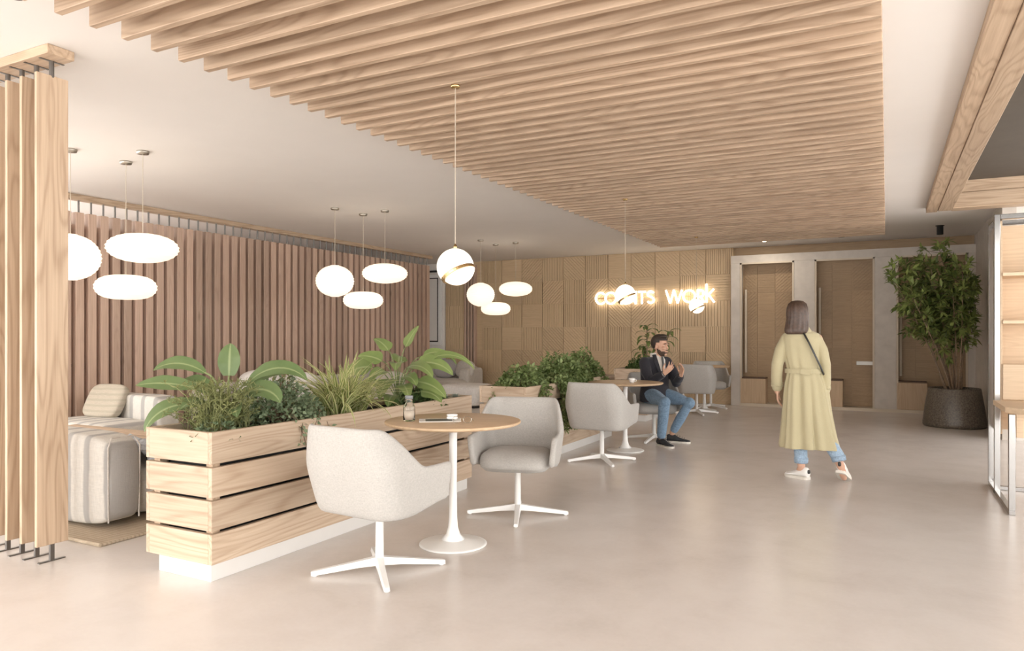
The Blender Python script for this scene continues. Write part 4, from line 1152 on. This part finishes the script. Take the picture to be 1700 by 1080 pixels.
bl.add(loft([[p+Vector((0, 0, dz))+Vector((p.x+.014, p.y, 0)).normalized()*o_ for p in pts] for dz, o_ in ((-.021, 0), (-.021, .008), (.021, .008), (.021, 0))], cap=False))
bl.add(rbar((-.05, -.124, 1.0), (.03, -.128, .985), .012, .044)); 
obj('belt', bl.mesh('belt'), M['coat'], co_)
cl = MB(); cl.add(loft([ring_ell(z, -.055, -.012, r1, r2, 40) for z, r1, r2 in ((1.375, .085, .075), (1.40, .074, .068), (1.425, .072, .066), (1.40, .086, .080), (1.355, .115, .094))], cap=False))
obj('collar', cl.mesh('collar', True), M['coat'], co_)
for nm, c_, r_, ax in (('cuff', (-.246, .026, .868), .054, (.0, .1, -1)), ('cuff', (.172, .018, .85), .045, (0, .1, -1))):
    mb = MB().add(lathe([(r_*.9, -.02), (r_, -.02), (r_, .02), (r_*.9, .02)], 24), Matrix.Translation(c_)); obj(nm, mb.mesh('cuff', True), M['coat'], co_)
sp_ = [(-.03, .095, 1.385), (-.045, .0, 1.41), (-.03, -.105, 1.365), (.02, -.132, 1.26), (.07, -.13, 1.15), (.125, -.105, 1.03), (.15, -.06, .97)]
obj('bag_strap', smooth(tube(sp_, .011, 8, flat=.4)), M['strap'], wm)
jn = MB(); cone(jn, [(-.06, 0, .85), (-.055, .02, .5), (-.04, .0, .20)], [.082, .068, .058]); cone(jn, [(.055, 0, .85), (.11, .01, .5), (.262, -.10, .24)], [.082, .066, .060])
cone(jn, [(-.05, 0, .86), (.05, 0, .86)], .085)
j_ = obj('jeans', fuse('jeans', jn, .007, 3), M['denim_light'], wm)
for c_, d_ in (((-.038, .0, .175), (-.0, .0, -1)), ((.268, -.105, .225), (.25, -.12, -1))):
    mb = MB().add(tube([Vector(c_)-Vector(d_).normalized()*.02, Vector(c_)+Vector(d_).normalized()*.028], [.063, .060], 20)); obj('jeans_cuff', mb.mesh('cuff', True), M['denim_light'], j_)
for hl, to, h_ in (((.015, -.03, 0.0), (-.165, .125, 0.0), .10), ((.275, -.14, .095), (.345, .03, 0.0), .105)):
    u_, s_ = MB(), MB(); shoe(u_, u_, s_, hl, to, h_*1.12, .05)
    k = obj('shoe', fuse('shoe', u_, .005, 3), M['shoe_white'], wm); obj('sole', s_.mesh('sole'), M['sole'], k)
    d_ = (Vector(to)-Vector(hl)).normalized(); b_ = Vector(hl)-d_*.012
    tb2 = MB().add(superbox((b_.x-.014, b_.y-.014, b_.z+h_*.55), (b_.x+.014, b_.y+.014, b_.z+h_*.92), 3)); obj('heel_tab', tb2.mesh('tab', True), M['strap'], k)

# ---------------------------------------------------------------- seated man (built in world directions)
_c, _s = math.cos(R(27.5956)), math.sin(R(27.5956))
def W3(r_, d_, z): return Vector((r_*_c-d_*_s, r_*_s+d_*_c, z))           # right of the view axis, depth, height
MO = W3(1.785, 9.05, 0)
man = thing('person', 'seated person in dark blazer and blue jeans gesturing with both hands', 'person', MO)
def P(r_, d_, z): return W3(r_-1.785, d_-9.05, z)                           # relative to the seat
F_body = W3(.50, -.86, 0); F_head = W3(.72, -.69, .0)
pel = P(1.79, 9.02, .60); hR, hL2 = P(1.715, 8.98, .58), P(1.865, 9.06, .58)
kR, kL = P(1.825, 8.58, .525), P(2.165, 8.76, .50)
aR, aL = P(1.79, 8.60, .10), P(1.985, 8.88, .12)
che = P(1.80, 9.06, .86); nk = P(1.815, 9.06, 1.06); hd = P(1.865, 9.02, 1.195)
sR, sL = P(1.665, 8.98, .985), P(1.965, 9.14, .985)
eR, eL = P(1.70, 8.80, .765), P(2.06, 8.98, .735)
wR, wL = P(1.84, 8.66, .865), P(2.075, 8.80, .835)
body = MB(); Fh = frame(F_head); A = head(body, hd, Fh, 1.04)
cone(body, [nk-Vector((0, 0, .06)), hd-Vector((0, 0, .06))], [.062, .055])
cone(body, [hR, hL2], .10); cone(body, [pel, che], [.12, .125]); cone(body, [che, nk], [.10, .055]); cone(body, [sR, sL], .045)
cone(body, [sR, eR, wR], [.04, .036, .028]); cone(body, [sL, eL, wL], [.04, .036, .028])
cone(body, [hR, kR, aR], [.078, .052, .036]); cone(body, [hL2, kL, aL], [.078, .052, .036])
hand(body, wR, W3(.55, -.35, .62), W3(.25, -.8, -.35), -1, (14, 18, 14), 9, 1.05)
hand(body, wL, W3(.10, -.30, .95), W3(.85, .30, .0), 1, (16, 24, 22), 8, 1.05)
obj('body', fuse('body', body, .006, 3), M['skin'], man)
eyes = MB(); lid = MB()
for x in (-1, 1):
    eo = obj('eye', MB().add(ball((x*.031, .0775, .004), (.012, .008, .005), 12, 8), A).mesh('eye', True), M['eye'], man)
    obj('iris', MB().add(ball((x*.031, .0845, .004), (.005, .0025, .0045), 10, 6), A).mesh('iris', True), M['hair_dark'], eo)
    obj('eyebrow', MB().add(tube([(x*.015, .094, .022), (x*.032, .094, .027), (x*.050, .083, .021)], [.004, .0045, .003], 6), A).mesh('eyebrow', True), M['hair_dark'], man)
def cap(c, r, keep, mat, name, parent, A, thick=.0):
    vv, ff = ball(c, r, 36, 24); ok = [keep(Vector(p)) for p in vv]
    m_ = {}; v2 = []
    for i, k in enumerate(ok):
        if k: m_[i] = len(v2); v2.append(vv[i])
    f2 = [tuple(m_[i] for i in q) for q in ff if all(ok[i] for i in q)]
    mb = MB().add((v2, f2), A); o = obj(name, mb.mesh(name, True), mat, parent)
    md = o.modifiers.new('t', 'SOLIDIFY'); md.thickness = .012; md.offset = 0; return o
cap((0, -.016, .042), (.083, .100, .096), lambda p: p.z > .055 or (p.y < -.01 and p.z > -.01-.9*(p.y+.02)*-1 and p.z > -.045) or (p.y < .035 and p.z > .03), M['hair_dark'], 'hair', man, A)
mbq = MB().add(ball((0, .03, .115), (.06, .06, .028)), A); obj('quiff', mbq.mesh('quiff', True), M['hair_dark'], man)
cap((0, .020, -.046), (.0605, .074, .079), lambda p: p.z < -.058+.55*max(0, .055-p.y) and p.y > -.012 and not (p.z > -.076 and abs(p.x) < .02 and p.y > .06) or (p.y > .06 and -.057 < p.z < -.046 and abs(p.x) < .03), M['beard'], 'beard', man, A)
# blazer
jk = MB(); Fb = frame(F_body)
def seg(c, rx, ry, n=40):
    B = Matrix.Translation(c) @ Fb; return [B @ Vector(p) for p in ring_ell(0, 0, 0, rx, ry, n, 2.4)]
jk.add(loft([seg(P(1.80, 8.98, .50), .205, .16), seg(P(1.795, 9.0, .58), .20, .155), seg(P(1.80, 9.04, .70), .182, .135), seg(P(1.805, 9.06, .84), .195, .132), seg(P(1.812, 9.07, .96), .215, .12), seg(P(1.815, 9.07, 1.025), .175, .10), seg(P(1.815, 9.07, 1.055), .085, .075)]))
cone(jk, [sR, sR.lerp(eR, .5)+W3(-.02, 0, 0), eR, eR.lerp(wR, .5), eR.lerp(wR, .86)], [.074, .066, .060, .052, .045], 18)
cone(jk, [sL, sL.lerp(eL, .5)+W3(.02, 0, 0), eL, eL.lerp(wL, .5), eL.lerp(wL, .86)], [.074, .066, .060, .052, .045], 18)
jo = obj('blazer', fuse('blazer', jk, .0075, 3, .45), M['blazer'], man)
B = Matrix.Translation(P(1.812, 9.07, .0)) @ Fb
sh = MB()
sh.add(loft([[B @ Vector(p) for p in q] for q in ([(-.052, .085, 1.075), (.052, .085, 1.075), (.05, .05, 1.08), (-.05, .05, 1.08)], [(-.060, .118, 1.02), (.060, .118, 1.02), (.06, .08, 1.02), (-.06, .08, 1.02)],
                                                 [(-.042, .142, .92), (.042, .142, .92), (.04, .09, .92), (-.04, .09, .92)], [(-.012, .150, .80), (.012, .150, .80), (.01, .1, .8), (-.01, .1, .8)])]))
so = obj('shirt', sh.mesh('shirt', True), M['shirt'], man)
cl = MB().add(loft([[B @ Vector(p) for p in ring_ell(z, 0, .01, rx, ry, 28)] for z, rx, ry in ((1.03, .072, .072), (1.075, .067, .069), (1.105, .064, .066))], cap=False)); obj('shirt_collar', cl.mesh('collar', True), M['shirt'], so)
for x in (-1, 1):
    lp = MB(); lp.add(loft([[B @ Vector(p) for p in q] for q in ([(x*.055, .075, 1.09), (x*.085, .05, 1.085), (x*.085, .04, 1.08), (x*.055, .065, 1.08)], [(x*.062, .126, 1.0), (x*.118, .122, .985), (x*.118, .11, .985), (x*.062, .112, 1.0)],
               [(x*.046, .152, .90), (x*.095, .148, .91), (x*.095, .134, .91), (x*.046, .138, .90)], [(x*.010, .158, .79), (x*.024, .157, .79), (x*.024, .142, .79), (x*.010, .142, .79)])])); obj('lapel', lp.mesh('lapel'), M['blazer'], jo)
tk = MB().add(loft([[B @ Vector(p) for p in q] for q in ([(-.012, .135, 1.06), (.012, .135, 1.06), (.01, .12, 1.06), (-.01, .12, 1.06)], [(-.012, .153, .98), (.012, .153, .98), (.01, .14, .98), (-.01, .14, .98)], [(-.02, .162, .80), (.02, .162, .80), (.02, .15, .8), (-.02, .15, .8)])])); obj('tie', tk.mesh('tie'), M['strap'], so)
for a_, b_ in ((eR, wR), (eL, wL)):
    mb = MB().add(tube([a_.lerp(b_, .86), a_.lerp(b_, .97)], [.038, .036], 16)); obj('shirt_cuff', mb.mesh('cuff', True), M['shirt'], so)
jn = MB(); cone(jn, [hR, hL2], .115)
cone(jn, [hR, hR.lerp(kR, .5)+Vector((0, 0, .01)), kR, kR.lerp(aR, .5), kR.lerp(aR, .93)], [.108, .088, .074, .064, .054], 18); cone(jn, [hL2, hL2.lerp(kL, .5)+Vector((0, 0, .01)), kL, kL.lerp(aL, .5), kL.lerp(aL, .88)], [.108, .088, .074, .062, .052], 18)
obj('jeans', fuse('jeans', jn, .0075, 3), M['denim'], man)
for an, to, h_ in ((aR, P(1.875, 8.42, 0), .105), (aL, P(2.185, 8.80, 0), .105)):
    d_ = Vector((to.x-an.x, to.y-an.y, 0)).normalized(); hl = Vector((an.x, an.y, 0))-d_*.055
    u_, s_ = MB(), MB(); shoe(u_, u_, s_, hl, hl+d_*.275, h_, .046)
    k = obj('shoe', fuse('shoe', u_, .005, 3), M['shoe_dark'], man); obj('sole', s_.mesh('sole'), M['sole'], k)
    lc = MB()
    for q in range(4):
        c_ = hl+d_*(.12+.028*q)+Vector((0, 0, .094-.011*q)); sd_ = d_.cross(Vector((0, 0, 1))); lc.add(tube([c_-sd_*.02, c_+Vector((0, 0, .004)), c_+sd_*.02], .003, 5))
    obj('laces', lc.mesh('laces'), M['shoe_dark'], k)
